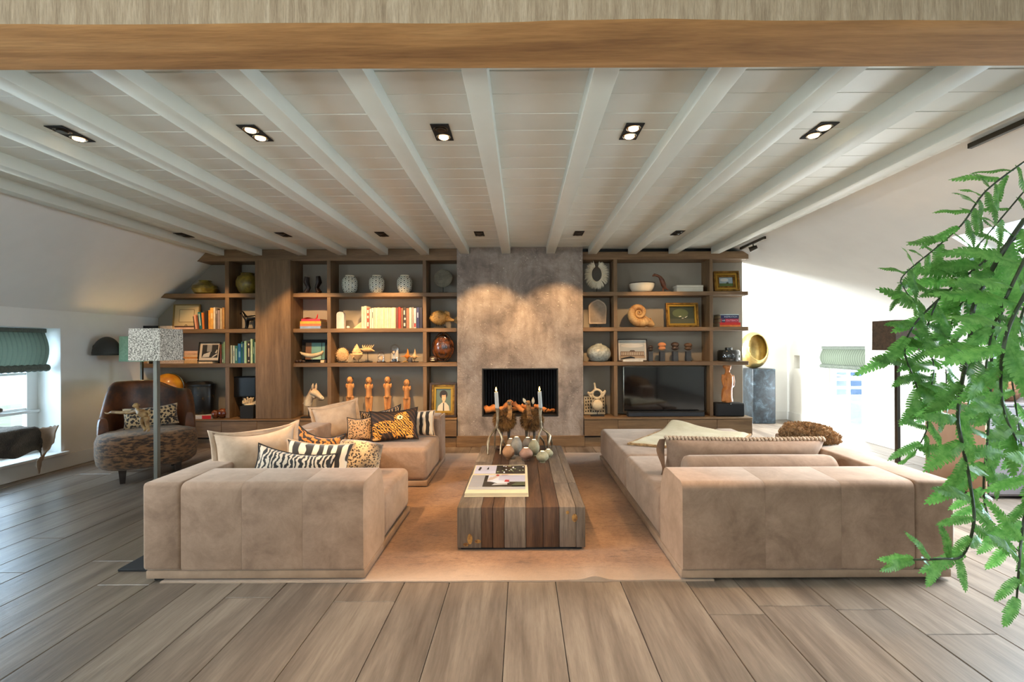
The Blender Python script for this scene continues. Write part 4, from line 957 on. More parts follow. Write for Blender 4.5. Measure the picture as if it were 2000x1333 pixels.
# dotted jars
def DOTS():
    m, nt, p = newmat('dotted_white_glaze'); setp(p, Roughness=.25); tc = N(nt, 'ShaderNodeTexCoord'); sp = N(nt, 'ShaderNodeSeparateXYZ'); nt.links.new(tc.outputs['Object'], sp.inputs[0])
    at_ = N(nt, 'ShaderNodeMath', _operation='ARCTAN2'); nt.links.new(sp.outputs['Y'], at_.inputs[0]); nt.links.new(sp.outputs['X'], at_.inputs[1])
    def ma(op_, a, v=None):
        q = N(nt, 'ShaderNodeMath', _operation=op_)
        for i, s in enumerate((a, v)):
            if s is None: continue
            if isinstance(s, (int, float)): q.inputs[i].default_value = s
            else: nt.links.new(s, q.inputs[i])
        return q.outputs[0]
    u = ma('MULTIPLY', at_.outputs[0], 7/6.2832); v = ma('MULTIPLY', sp.outputs['Z'], 19)
    a, c = ma('ADD', u, v), ma('SUBTRACT', u, v)
    fa, fc = ma('SUBTRACT', ma('FRACT', a), .5), ma('SUBTRACT', ma('FRACT', c), .5)
    d_ = ma('SQRT', ma('ADD', ma('MULTIPLY', fa, fa), ma('MULTIPLY', fc, fc)))
    dots = ramp(nt, d_, [(.16, C(30, 34, 30)), (.20, C(224, 222, 206))])
    ln = ma('MINIMUM', ma('ABSOLUTE', fa), ma('ABSOLUTE', fc)); e = ma('SUBTRACT', .5, ma('MAXIMUM', ma('ABSOLUTE', fa), ma('ABSOLUTE', fc)))
    nt.links.new(mixc(nt, 1, dots, ramp(nt, e, [(.02, C(120, 128, 112)), (.06, (1, 1, 1, 1))]), 'MULTIPLY'), p.inputs['Base Color']); return m
m_dots = DOTS()
for cx_, w_ in ((683.5, 'left of three, below the oak cornice'), (736, 'in the middle of the three'), (790.5, 'right of three, beside the divider')):
    t = root_at('dotted_jar', 'round white jar with a dark dotted lattice, '+w_, 'jar', cx_, YI, ZS1, 'dotted jars on the top shelf')
    LPX(B(), cx_, [(8.5, 571.5), (11, 569), (14, 562), (15, 553), (14.5, 546), (11.5, 540), (8.5, 538)], base=ZS1).done('body', m_dots, t)
    LPX(B(), cx_, [(8, 538.8), (8.6, 537), (8.2, 535.8), (6.8, 535.6), (6.2, 537)], base=ZS1+32.7*K_).done('neck', m_cream, t)
    LPX(B(), cx_, [(8.8, 571.5), (8.8, 569.6)], base=ZS1).done('foot_ring', m_cream, t)
m_stone = M('grey_green_stone', (128, 124, 108), (100, 96, 82), .8, ns=10, bump=.3)
t = root_at('stone_disc', 'grey stone disc on a thin stand, top shelf beside the fireplace', 'ornament', 866, YI, ZS1); stand(t, 866, YI, ZS1, 14)
c = P(866, 544, YI); b = B(); b.ball(c, (.122, .022, .118), 28, fn=lambda q: 1+.05*noise.noise(q*2)); b.done('disc', m_stone, t)
for k in range(7):
    a = -.9+.3*k; B().tube([c+Vector((-.105*math.cos(a*.5)+.0, -.016, .085*math.sin(a))), c+Vector((.0, -.024, .10*math.sin(a*.8))), c+Vector((.09, -.018, .06+.05*math.sin(a)))], .0025, 5).done('groove', m_stone, t)

# ---- books
BK = {}
def bookmat(c):
    if c not in BK: BK[c] = M('book_cover_%d' % len(BK), c, tuple(max(0, int(v*.9)) for v in c), .55, ns=20)
    return BK[c]
def vbook(x0, x1, ytop, col, z, label, group, Y=6.03, dep=.17, tilt=0, mark=None, soft=False):
    a, c = P(x0, ytop, Y), P(x1, ytop, Y); h = a.z-z; wd = c.x-a.x; b = B(); cv = .0022
    t = thing('book', label, 'book', ((a.x+c.x)/2, Y, z+max(0, math.sin(abs(R(tilt)))*wd/2)), group=group, rot=(0, R(tilt), 0))
    w2 = wd/2-.0006
    b.box(-w2, -w2+cv, 0, dep, 0, h).box(w2-cv, w2, 0, dep, 0, h).box(-w2+cv, w2-cv, 0, cv*1.4, 0, h)
    b.done('cover', bookmat(col), t, local=True, smooth=False)
    B().box(-w2+cv, w2-cv, cv*1.4, dep-.004, .003, h-.003).done('pages', m_page, t, local=True, smooth=False)
    if mark:
        b = B()
        for f0, f1, c0, c1 in mark[1]: b.box(-w2+2*w2*c0, -w2+2*w2*c1, -.0008, .0004, h*f0, h*f1)
        b.done('spine_print', bookmat(mark[0]), t, local=True, smooth=False)
    return t
def hbook(x0, x1, y0, y1, col, label, group, z, Y=6.03, dep=.2, lift=None, rz=0, mark=None):
    a, c = P(x0, y1, Y), P(x1, y1, Y); h = (y1-y0)*Y/F-.0006; b = B(); cv = .0022; wd = c.x-a.x
    t = thing('book', label, 'book', ((a.x+c.x)/2, Y+dep/2, z), rz=rz, group=group)
    b.box(-wd/2, wd/2, -dep/2, dep/2, 0, cv).box(-wd/2, wd/2, -dep/2, dep/2, h-cv, h).box(-wd/2, wd/2, -dep/2, -dep/2+cv*1.4, cv, h-cv)
    b.done('cover', bookmat(col), t, local=True, smooth=False)
    B().box(-wd/2+.004, wd/2-.004, -dep/2+cv*1.4, dep/2-.004, cv, h-cv).done('pages', m_page, t, local=True, smooth=False)
    return t, wd, h, dep
TITLE = [(.25, .85, .3, .7)]; DASH = [(.15, .30, .3, .7), (.36, .62, .3, .7), (.68, .84, .3, .7)]
g1 = 'books leaning by the certificate'
xs = 380; sx = lambda v: 380+v/9.52
row = [((-5, 12), 618, (28, 22, 20), -7, None, 'small black book leaning at the left end of the row under the olive jar'),
       ((12, 48), 615, (222, 160, 130), -7, None, 'thin salmon pink book leaning third from the certificate'),
       ((49, 76), 617, (150, 86, 56), -6, None, 'slim rust book leaning against the teal spine'),
       ((88, 140), 610, (20, 104, 108), -6, ((220, 226, 214), [(.2, .9, .35, .65)]), 'teal book with a white title leaning in the upper row'),
       ((145, 183), 611, (206, 112, 38), -4, None, 'orange book between the teal and the dark brown spine'),
       ((190, 252), 607.5, (44, 28, 20), -2, None, 'dark brown book upright in the upper left row'),
       ((256, 288), 606, (226, 150, 52), 0, None, 'narrow bright orange book beside the dark brown one'),
       ((290, 350), 601.5, (224, 166, 76), 0, ((236, 204, 140), [(.5, .75, .2, .8)]), 'tall amber book with a pale label, upper left row'),
       ((352, 384), 600.5, (230, 216, 190), 0, None, 'tall cream book in the middle of the upper left row'),
       ((387, 426), 603, (112, 98, 90), 0, DASH and ((190, 180, 170), [(.75, .9, .3, .7)]), 'grey book with a pale spot near the top of its spine'),
       ((428, 470), 606, (160, 140, 136), 0, None, 'mauve grey book in the upper left row'),
       ((474, 510), 603, (190, 172, 140), 0, None, 'cream grey book second from the upright board'),
       ((512, 556), 601, (168, 120, 62), 0, ((214, 180, 120), [(.1, .9, .7, .9)]), 'tan book standing against the first oak upright')]
for (a, c), yt, col, tl, mk, lb in row: vbook(sx(a), sx(c), yt, col, ZS2+.001, lb, g1, tilt=-tl*-1 if tl else 0, mark=mk)
hbook(272, 309, 636.5, 643.4, (18, 18, 20), 'flat black book on the shelf above the silver lamp shade', 'flat books by the certificate', ZS2+.001, dep=.20)
hbook(312, 336, 636.8, 643.4, (206, 190, 176), 'flat off-white book next to the flat black one', 'flat books by the certificate', ZS2+.001, dep=.19)
hbook(339, 379, 640, 643.6, (232, 190, 166), 'thin pale pink book lying under the certificate', 'flat books by the certificate', ZS2+.001, dep=.09)
hbook(341, 377, 637.2, 640, (70, 40, 30), 'thin dark brown book lying on the pink one', 'flat books by the certificate', ZS2+.001+3.6*.0067, dep=.09)
# framed things
def frame(name, label, x0, x1, y0, y1, Y, z, mats, bw, parts, lean=R(-8), dep=.022, cat='picture', group=None, steps=1, rz=0):
    a, c = P(x0, y1, Y), P(x1, y0, Y); wd, h = c.x-a.x, (c.z-a.z)
    t = thing(name, label, cat, ((a.x+c.x)/2, Y, z), group=group); t.rotation_euler = (lean, 0, rz); bw = bw*Y/F
    for s_ in range(steps):
        i0, i1 = bw*s_/steps, bw*(s_+1)/steps; d0 = dep*(1-.3*s_); b = B()
        b.box(-wd/2+i0, wd/2-i0, -d0, 0, i0, i1, .0015, 1).box(-wd/2+i0, wd/2-i0, -d0, 0, h-i1, h-i0, .0015, 1)
        b.box(-wd/2+i0, -wd/2+i1, -d0, 0, i1, h-i1, .0015, 1).box(wd/2-i1, wd/2-i0, -d0, 0, i1, h-i1, .0015, 1)
        b.done('frame', mats[s_ % len(mats)], t, local=True)
    iw, ih = wd-2*bw, h-2*bw
    lay_ = 0; bkg = B().box(-wd/2+.003, wd/2-.003, -.002, .002, .003, h-.003).done('backing', m_mattblack, t, local=True, smooth=False)
    for nm, mt, shp in parts:                          # shapes as fractions of the inner opening
        b = B(); lay_ += .0006
        b._f([b.bm.verts.new((-iw/2+iw*u, -.004-lay_, bw+ih*v)) for u, v in shp]); b.done(nm, mt, bkg, local=True, smooth=False)
    return t
def rc(u0, v0, u1, v1): return [(u0, v0), (u1, v0), (u1, v1), (u0, v1)]
def el(cu, cv, ru, rv, n=18, a0=0, a1=6.2832): return [(cu+ru*math.cos(a0+(a1-a0)*k/n), cv+rv*math.sin(a0+(a1-a0)*k/n)) for k in range(n)]
pl = lambda nm, c, r=.6: PLAIN('paint_'+nm, c, r)
m_brassf = PLAIN('old_brass_frame', (150, 128, 82), .4, .5)
frame('picture', 'pale certificate in a thin brass frame with a round seal', 337.5, 389, 591, 641, 6.16, ZS2+.001, [m_brassf], 2, [('mount', pl('mount', (206, 184, 140)), rc(0, 0, 1, 1)), ('certificate_edge', pl('edge', (120, 100, 62)), rc(.19, .27, .81, .82)), ('certificate', pl('paper', (214, 196, 154)), rc(.21, .29, .79, .80)), ('seal', pl('seal', (110, 88, 50)), el(.5, .12, .055, .055)), ('seal_centre', pl('paper', (214, 196, 154)), el(.5, .12, .025, .025))], lean=R(-6))
b = lambda: None
# black horse
def horse(par):
    b = B(); q = lambda x, y, d=0: P(x, y, YI+d)
    b.tube([q(469, 614), q(472.5, 611), q(475.5, 610.5)], [.012, .019, .022], 10, .8); b.tube([q(474.5, 611), q(478, 618), q(484, 624)], [.024, .034, .052], 12, .7)
    b.tube([q(481, 623.5), q(489, 622), q(497, 621), q(502, 620)], [.042, .046, .044, .040], 14, .8); b.tube([q(474, 611), q(475, 607.5)], [.007, .003], 6)
    for x0, x1, x2, d in ((482, 481, 480, -.022), (484.5, 484.5, 483.5, .022), (499, 497, 496.5, -.022), (502, 501.5, 502, .022)): b.tube([q(x0, 625, d), q(x1, 632, d), q(x2, 640, d), q(x2-1, 642, d)], [.026, .014, .010, .013], 8)
    b.tube([q(503, 619), q(505.5, 625), q(505, 634)], [.012, .012, .006], 8)
    return b.done('horse', m_black, par, remesh=.0045)
t = root_at('horse_statue', 'black horse statue standing beside the tall oak column', 'statue', 488, YI, ZS2); horse(t); x0, x1 = P(466, 640, YI).x, P(503, 640, YI).x
B().box(x0, x1, YI-.045, YI+.045, ZS2, ZS2+.012, .002, 1).done('base', m_black, t)
# shelf 3 left
g3 = 'books on the third left shelf'
for k, (x0, x1, c, lb) in enumerate(((281, 287, (212, 160, 112), 'short tan book behind the lamp pole'), (287.4, 290.6, (226, 204, 170), 'short cream book behind the lamp pole'), (291, 296, (24, 20, 18), 'short black book behind the lamp pole'), (297, 301, (60, 52, 40), 'short olive brown book beside the lamp pole'), (302, 306, (200, 190, 176), 'short grey white book beside the lamp pole'))):
    vbook(x0, x1, 699, c, ZS3+.001, lb, g3, mark=((210, 200, 180), [(.7, .85, .2, .8)]) if k == 2 else None, dep=.12)
t, wd, h, dep = hbook(310.5, 359, 705.3, 712.4, (226, 206, 188), 'thick white book with a pale spine title lying flat on the third shelf', g3, ZS3+.001, dep=.22)
text('HELMUT NEWTON', h*.72, (0, -dep/2-.0006, h*.5), (R(90), 0, 0), bookmat((178, 152, 134)), t, sx=1.15)
hbook(313, 357, 702.6, 705.3, (86, 26, 22), 'thin maroon book lying on the thick white one', g3, ZS3+.001+7.1*.0067, dep=.2)
hbook(318, 358, 699.8, 702.4, (222, 108, 40), 'thin orange book topping the flat pile beside the lamp', g3, ZS3+.001+9.9*.0067, dep=.19, rz=R(2))
zz = ZS3+.001
for k, (hh_, c, lb) in enumerate((((6.2), (226, 178, 120), 'tan paperback at the bottom of the pile'), (3.2, (240, 196, 150), 'peach paperback second from the bottom of the pile'), (3.2, (222, 140, 62), 'orange paperback in the middle of the pile'), (3.6, (236, 192, 142), 'pale paperback under the two topmost of the pile'), (4.0, (226, 170, 130), 'pink tan paperback second from the top of the pile'), (4.2, (232, 184, 150), 'pale pink paperback on top of the pile'))):
    o_ = (0, 1, -1, .5, -.5, 0)[k]; hbook(360+o_, 385.5+o_*.6, 700, 700+hh_, c, lb+' beside the framed photograph', 'pile of paperbacks', zz, dep=.17); zz += hh_*6.03/F
hbook(388, 415, 708.5, 712, (238, 206, 164), 'thin cream book lying under the framed photograph', g3, ZS3+.001, Y=6.02, dep=.12)
frame('picture', 'black framed black and white photograph of a crowd on the third shelf', 387, 429, 670, 708, 6.05, ZS3+.026, [m_mattblack], 1.6, [('mount', pl('photo_mount', (216, 200, 178)), rc(0, 0, 1, 1)), ('photo', pl('photo_dark', (42, 38, 34)), rc(.12, .16, .92, .90)), ('photo_sky', pl('photo_grey', (150, 146, 140)), rc(.36, .5, .60, .90)), ('photo_light', pl('photo_light', (206, 196, 180)), [(.14, .18), (.5, .2), (.56, .5), (.40, .44), (.22, .36)]), ('photo_light', pl('photo_light', (206, 196, 180)), [(.62, .18), (.70, .18), (.90, .34), (.88, .40), (.74, .30)]), ('photo_light', pl('photo_light', (206, 196, 180)), [(.78, .44), (.86, .62), (.90, .60), (.86, .42)])], lean=R(-9))
vbook(429.5, 432.5, 673, (120, 60, 40), ZS3+.001, 'thin red brown book beside the framed photograph', g3, dep=.16)
vbook(433.5, 436.2, 672, (92, 120, 84), ZS3+.001, 'slim sage green book left of the first upright', g3, mark=((206, 210, 180), [(.05, .2, .2, .8)])); vbook(436.5, 439.2, 667.5, (150, 176, 140), ZS3+.001, 'slim pale green book touching the first upright', g3)
row = [((632, 697), 675, (206, 212, 190), 'broad cream green book with a dark title, first right of the upright', ((70, 74, 70), [(.35, .8, .45, .6), (.18, .3, .3, .4)])), ((712, 746), 675.5, (198, 204, 180), 'slim cream book second right of the upright', ((90, 100, 90), [(.4, .7, .3, .6)])),
       ((752, 802), 676, (44, 110, 100), 'sea green book with white lettering on the third shelf', ((196, 216, 200), [(.15, .85, .3, .6)])), ((806, 860), 671.5, (26, 98, 150), 'bright blue book among the green spines', ((130, 180, 200), [(.3, .6, .3, .8)])), ((864, 896), 668, (20, 92, 92), 'dark teal book right of the bright blue one', ((180, 210, 200), [(.75, .9, .3, .7)])),
       ((898, 918), 671, (40, 84, 130), 'thin steel blue book among the green spines', None), ((921, 964), 666.5, (160, 196, 160), 'pale mint book in the row by the column', None), ((976, 1034), 668, (40, 30, 20), 'dark brown book with cream title marks by the column', ((214, 204, 170), [(.84, .92, .3, .7), (.3, .7, .4, .7), (.08, .14, .3, .7)])),
       ((1040, 1076), 662.5, (176, 200, 166), 'tallest pale green book in the row by the column', None), ((1082, 1112), 664, (24, 76, 52), 'dark green book second from the column', ((180, 200, 170), [(.4, .7, .4, .6)])), ((1116, 1172), 668.5, (178, 208, 176), 'broad pale green book touching the column', None)]
for (a, c), yt, col, lb, mk in row: vbook(sx(a), sx(c), yt, col, ZS3+.001, lb, g3, mark=mk)
# red topped pile in the second bay
gp = 'bright books in the bay right of the column'; zz = ZS2+.001
for hh_, c, lb, x0, x1 in ((5.0, (150, 176, 214), 'light blue book at the bottom of the bright pile', 586, 633), (4.6, (232, 128, 84), 'coral book second from the bottom of the bright pile', 586, 634), (5.0, (222, 180, 70), 'yellow book third in the bright pile', 586, 634), (4.2, (232, 56, 84), 'pink red book on top of the bright pile', 589, 632)):
    t, wd, h, dep = hbook(x0, x1-6, 600, 600+hh_, c, lb, gp, zz, dep=.2, rz=R(-3)); zz += hh_*6.03/F
c = P(605, 622, 6.13); b = B(); b.grid(lambda u, v: (c.x-.085+.17*u, 6.07+.12*v, zz+.002+.022*max(0, 1-((u-.5)*2.2)**2)*(1-.5*v)+.003*noise.noise((u*6, v*6, 1))), 20, 10)
b.tube([(c.x+.085, 6.12, zz+.006), (c.x+.105, 6.11, zz+.016), (c.x+.115, 6.10, zz+.045), (c.x+.122, 6.10, zz+.07)], [.005, .008, .007, .001], 8)
one(b, 'carved_dragonfly', PLAIN('scarlet_lacquer', (216, 28, 36), .3), 'scarlet curled ornament lying on the bright pile of books', 'ornament', zz+.001)
# second shelf centre
m_alab = M('white_alabaster', (226, 218, 212), (206, 198, 196), .5, ns=7)
pr = rp([(P(659, 640, YI).x, ZS2), (P(673.5, 640, YI).x, ZS2), (P(673.5, 640, YI).x, ZS2+33*K_), (P(659, 640, YI).x, ZS2+33*K_)], [0, 0, .047, .047], 8)
one(B().prism(pr, YI-.03, YI+.03), 'stone_tablet', m_alab, 'white round-topped stone tablet standing on the second shelf', 'ornament', ZS2)
one(B().ball((P(680, 640, YI).x, YI, ZS2+.018), (.022, .018, .018), 14), 'pebble', m_alab, 'small pale pebble beside the white stone tablet', 'ornament', ZS2)
a, c = P(691, 641, YI), P(707.5, 627, YI); one(B().prism([(a.x, ZS2), (c.x, ZS2), (c.x, ZS2+.092)], YI-.03, YI+.05), 'stone_wedge', m_bone, 'cream triangular stone wedge propping the pale magazines', 'ornament', ZS2, smooth=False)
zx = lambda v: 560+v/5.797; gm = 'row of pale magazines on the second shelf'
row = [((845, 874), 599, (224, 206, 184), 'tall cream book at the left end of the magazine row'), ((876, 904), 598, (226, 210, 188), 'tallest cream book second in the magazine row'), ((906, 934), 602, (170, 92, 74), 'red and white mottled book near the left of the magazine row'), ((937, 959), 603, (228, 206, 192), 'white pink book beside the mottled spine'), ((961, 985), 602, (232, 216, 200), 'cream book with black lettering in the magazine row')]
for (a, c), yt, col, lb in row: vbook(zx(a), zx(c), yt, col, ZS2+.001, lb, gm, mark=((60, 40, 36), [(.5, .8, .3, .6)]) if 'black' in lb else (((230, 214, 200), [(.1, .3, .1, .8), (.5, .62, .1, .8), (.75, .9, .1, .8)]) if 'mottled' in lb else None))
n = 12
for k in range(n):
    a = 988+(1234-988)*k/n; vbook(zx(a), zx(a+19.2), 601.3+.5*math.sin(k*2.3), ((240, 218, 184), (246, 226, 196), (238, 212, 172))[k % 3], ZS2+.001, 'thin cream magazine among the identical pale spines of the second shelf', gm)
row = [((1236, 1260), 601, (112, 66, 56), 'brown red book right of the pale magazines', None), ((1263, 1290), 600.5, (206, 48, 40), 'bright red book in the middle shelf row', None), ((1293, 1318), 602, (122, 84, 60), 'brown book right of the bright red one', None), ((1321, 1350), 600.5, (46, 40, 38), 'black and white patterned book in the middle shelf row', ((220, 214, 200), [(.1, .25, .1, .7), (.4, .5, .3, .9), (.65, .85, .1, .6)])), ((1353, 1384), 602, (150, 104, 80), 'tan brown book right of the patterned one', None),
       ((1387, 1414), 601, (226, 204, 182), 'cream pink book near the right end of the row', None), ((1417, 1438), 600, (150, 140, 134), 'grey book left of the white and red spine', None), ((1440, 1464), 602.5, (224, 214, 206), 'white book with red foot near the navy spines', ((176, 40, 40), [(.05, .25, .1, .9)])), ((1467, 1500), 600.5, (30, 44, 96), 'navy book with pale lettering in the middle row', ((170, 180, 210), [(.5, .75, .3, .7)])), ((1503, 1534), 600.8, (28, 32, 62), 'dark navy book at the right end of the row', None)]
for (a, c), yt, col, lb, mk in row: vbook(zx(a), zx(c), yt, col, ZS2+.001, lb, gm, mark=mk)
# pufferfish
t = root_at('pufferfish', 'dried spiny pufferfish on a black stand beside the fireplace', 'ornament', 862, YI, ZS2); m_fish = M('dried_fish_skin', (186, 150, 88), (116, 86, 44), .6, ns=14, bump=.4)
c = P(859, 621, YI); b = B(); b.ball(c, (.125, .075, .095), 24, fn=lambda q: 1-.18*max(0, q.x)); b.tube([c+Vector((.09, 0, -.01)), c+Vector((.15, 0, -.03)), c+Vector((.19, 0, -.035))], [.05, .022, .016], 10); b.tube([c+Vector((-.115, 0, .0)), c+Vector((-.142, 0, .005))], [.03, .018], 10); b.done('body', m_fish, t)
b = B()
for k in range(150):
    z = 1-2*(k+.5)/150; r_ = math.sqrt(1-z*z); a = k*2.39996; d_ = Vector((r_*math.cos(a), r_*math.sin(a), z))
    if d_.x > .75: continue
    p = c+Vector((d_.x*.122*(1-.18*max(0, d_.x)), d_.y*.073, d_.z*.093)); b.tube([p, p+d_*.016], [.0035, .0006], 4)
s_ = b.done('spines', m_fish, t); s_['kind'] = 'stuff'
for s in (-1, 1): B().ball(c+Vector((-.095, .04*s, .03)), .011, 10).done('eye', m_black, t)
b = B(); b.grid(lambda u, v: (c.x+.185+.05*u, YI+.002, c.z-.035+(.02+.035*u)*(v-.5)*2), 6, 8); b.grid(lambda u, v: (c.x+.07+.06*u, YI, c.z+.05+.05*v-.03*u), 5, 5); o = b.done('fin', m_fish, t); sd = o.modifiers.new('fin_thickness', 'SOLIDIFY'); sd.thickness = .004
B().box(c.x-.07, c.x+.07, YI-.04, YI+.04, ZS2, ZS2+.024, .003, 1).done('stand_base', m_mattblack, t)
for dx in (-.045, -.015, .015, .045): B().cyl((c.x+dx, YI, ZS2+.02), (c.x+dx, YI, ZS2+.065), .003, n=6).done('stand_rod', m_mattblack, t)
# third shelf centre: frame, long pod, small blocks
frame('picture', 'black framed abstract picture in turquoise and brown behind the long pod', 590.5, 641, 664, 709, 6.17, ZS3+.001, [m_mattblack], 6, [('painting', pl('turq', (120, 172, 168)), rc(0, 0, 1, 1)), ('painting', pl('brown_field', (132, 96, 72)), rc(0, .0, .30, 1)), ('painting', pl('dark_line', (40, 36, 34)), rc(.80, .0, .83, 1)), ('painting', pl('pale_turq', (176, 220, 210)), rc(.30, 0, .80, .22))], lean=R(-4))
t = root_at('seed_pod', 'long cream seed pod on a thin stand in front of the turquoise picture', 'ornament', 609, 6.07, ZS3); k6 = 6.07/F
b = B(); b.tube([P(586, 688, 6.07), P(590, 691, 6.07), P(600, 694.5, 6.07), P(610, 695.5, 6.07), P(620, 693.5, 6.07), P(628, 690, 6.07), P(631, 686.5, 6.07)], [.006, .022, .036, .038, .034, .026, .016], 14, .8); b.done('pod', m_bone, t); stand(t, 609.5, 6.07, ZS3, 12, 14)
for k, (x, r, lb) in enumerate(((580, 4, 'small dark nut at the foot of the column side'), (586.5, 4.4, 'rounded dark nut left of the seed pod stand'), (593, 3.6, 'tapered dark shell beside the seed pod stand'))): one(B().ball((P(x, 700, 6.05).x, 6.05, ZS3+.02), (r*.0067, .02, r*.0055), 12, fn=lambda q, k=k: 1+.12*noise.noise(q*3+Vector((k, 0, 0)))), 'nut', m_dkw, lb, 'ornament', ZS3, 'dark nuts on the third shelf')
one(B().box(P(627, 700, 6.05).x, P(634, 700, 6.05).x, 6.03, 6.08, ZS3, ZS3+.036, .004, 1), 'block', m_bone, 'little pale box right of the seed pod stand', 'box', ZS3); one(B().box(P(635.2, 700, 6.05).x, P(638.6, 700, 6.05).x, 6.03, 6.08, ZS3, ZS3+.04, .003, 1), 'block', m_dkw, 'little dark box against the second upright', 'box', ZS3)
# shells
def shellroot(lb, px, w_=9, h=8): t = root_at('shell', lb, 'shell', px, YI, ZS3, 'mounted shells on the third shelf'); return t
t = shellroot('round spiny pale shell mounted left in the shell row', 669); c = P(669, 694, YI); b = B(); b.ball(c, (.078, .05, .09), 24, fn=lambda q: 1+.04*math.sin(q.z*22)); b.done('body', m_shell, t); b = B()
for k in range(26): a = k*6.2832/26; d_ = Vector((math.cos(a), 0, math.sin(a))); p = c+Vector((d_.x*.076, 0, d_.z*.088)); b.tube([p, p+d_*.018], [.008, .001], 6)
for k in range(40): a = k*2.4; r_ = .2+.7*(k/40); d_ = Vector((r_*math.cos(a), -math.sqrt(max(0, 1-r_*r_)), r_*math.sin(a))); p = c+Vector((d_.x*.076, d_.y*.048, d_.z*.088)); b.tube([p, p+d_*.012], [.006, .001], 5)
s_ = b.done('spines', m_shell, t); s_['kind'] = 'stuff'; b = B(); b.box(c.x-.05, c.x+.06, YI-.035, YI+.035, ZS3, ZS3+.012, .002, 1).cyl((c.x, YI, ZS3), (c.x, YI, c.z-.07), .012); b.done('stand_base', m_mattblack, t)
t = shellroot('pointed conch shell mounted second in the shell row', 697); c = P(697, 690, YI); b = B(); prof = [(3, 704), (9, 698), (11.5, 693), (9, 690), (9.5, 688), (7, 685), (7.2, 683), (4.8, 680), (4.6, 678.5), (2.4, 675.5), (.5, 671.5)]; LPX(b, 697, prof, base=P(697, 704, YI).z, sy=.8); b.tube([c+Vector((-.02, -.02, -.05)), c+Vector((-.06, -.02, -.02)), c+Vector((-.085, 0, -.005))], [.04, .02, .004], 8); b.tube([c+Vector((.04, 0, -.02)), c+Vector((.075, 0, .012))], [.02, .003], 8); b.done('body', m_shell, t, noise_amp=.008, noise_s=30); stand(t, 700, YI, ZS3, 10, 8)
t = shellroot('crab shaped shell with upturned spikes on a tall thin stand', 719); c = P(718, 683.5, YI); b = B(); b.ball(c, (.065, .04, .034), 18); b.tube([c+Vector((-.05, 0, .0)), c+Vector((-.10, 0, .012))], [.02, .004], 8); b.tube([c+Vector((.05, 0, -.004)), c+Vector((.092, 0, -.018))], [.018, .003], 8)
for k in range(6): a = -.055+.022*k; b.tube([c+Vector((a, 0, .025)), c+Vector((a*1.25, .01, .05)), c+Vector((a*1.35+.01, .01, .068))], [.009, .006, .001], 6)
b.done('body', m_shell, t); stand(t, 718, YI, ZS3, 24, 8)
def cloche(lb, px, rpx, ytop, inner):
    t = root_at('glass_dome', lb, 'glass dome', px, YI, ZS3, 'glass domes on the third shelf'); k = K_; r = rpx*k; h = (709-ytop)*k; x = P(px, 690, YI).x
    B().lathe([(r*1.22, 0), (r*1.25, .008), (r*1.1, .014)], (x, YI, ZS3), 24).done('base', m_dkw, t)
    pr = [(r, .014), (r, h-r)]+[(r*math.cos(q*.2618), h-r+r*math.sin(q*.2618)) for q in range(1, 6)]+[(.003, h)]
    b = B(); rs = [[(x+max(q, .002)*math.cos(a*.2618), YI+max(q, .002)*math.sin(a*.2618), ZS3+z) for a in range(24)] for q, z in pr]; b.ring(rs, False, True); b.done('dome', m_glass, t)
    B().ball((x, YI, ZS3+h+.006), .007, 10).done('knob', m_glass, t); inner(x, t); return t
def in1(x, t): b = B(); b.ball((x, YI, ZS3+.05), (.030, .028, .036), 14); b.done('shell', m_shell, t); B().tube([(x-.035, YI-.02, ZS3+.07), (x+.01, YI-.02, ZS3+.10)], .0025, 6).done('pin', m_mattblack, t)
def in2(x, t): b = B(); b.ring([[(x-.045+.09*u, YI-.005+.01*s_, z) for u, z in ((0, ZS3+.02), (1, ZS3+.02), (1, ZS3+.16), (.8, ZS3+.165), (.55, ZS3+.12), (.3, ZS3+.09), (.0, ZS3+.13))] for s_ in (0, 1)]); b.done('shell', m_cream, t); B().ball((x-.01, YI-.02, ZS3+.13), (.018, .016, .022), 12).done('snail', m_shell, t); B().box(x-.03, x+.03, YI-.045, YI-.01, ZS3+.015, ZS3+.05, .003, 1).done('plinth', m_mattblack, t)
cloche('small glass dome over a little shell on the third shelf', 744.5, 6.8, 687, in1); cloche('tall glass dome over a white shell on the third shelf', 771.5, 8.6, 673, in2)
def star(px, ytop, yc, lb, mat, rodx):
    t = shellroot(lb, px); c = P(px, yc, YI); b = B(); b.ball(c, (.032, .026, .034), 16)
    b.tube([c+Vector((.004, 0, .02)), c+Vector((.008, 0, .06)), c+Vector((.004, 0, (yc-ytop)*K_))], [.02, .011, .001], 8)
    for s in (-1, 1): b.tube([c+Vector((.02*s, 0, .0)), c+Vector((.05*s, 0, -.002)), c+Vector((.094*s, 0, -.001))], [.014, .006, .002], 6)
    b.tube([c+Vector((0, 0, -.02)), c+Vector((0, 0, -.05))], [.018, .004], 8); b.done('body', mat, t); stand(t, px, YI, ZS3, 709-yc, 7)
star(795.5, 681, 696, 'orange spindle shell with long spines on a stand', M('orange_shell', (226, 140, 44), (190, 104, 30), .5, ns=12), 0); star(809.5, 681, 697, 'cream spindle shell with long spines on a stand', m_shell, 0)
c = P(801, 704, 6.045); one(B().lathe([(.024, 0), (.031, .02), (.030, .04), (.020, .062), (.006, .070)], (c.x, 6.045, ZS3), 18), 'egg_stone', M('slate_stone', (92, 86, 84), (70, 64, 62), .6), 'dark grey egg stone in front of the spindle shells', 'stone', ZS3)
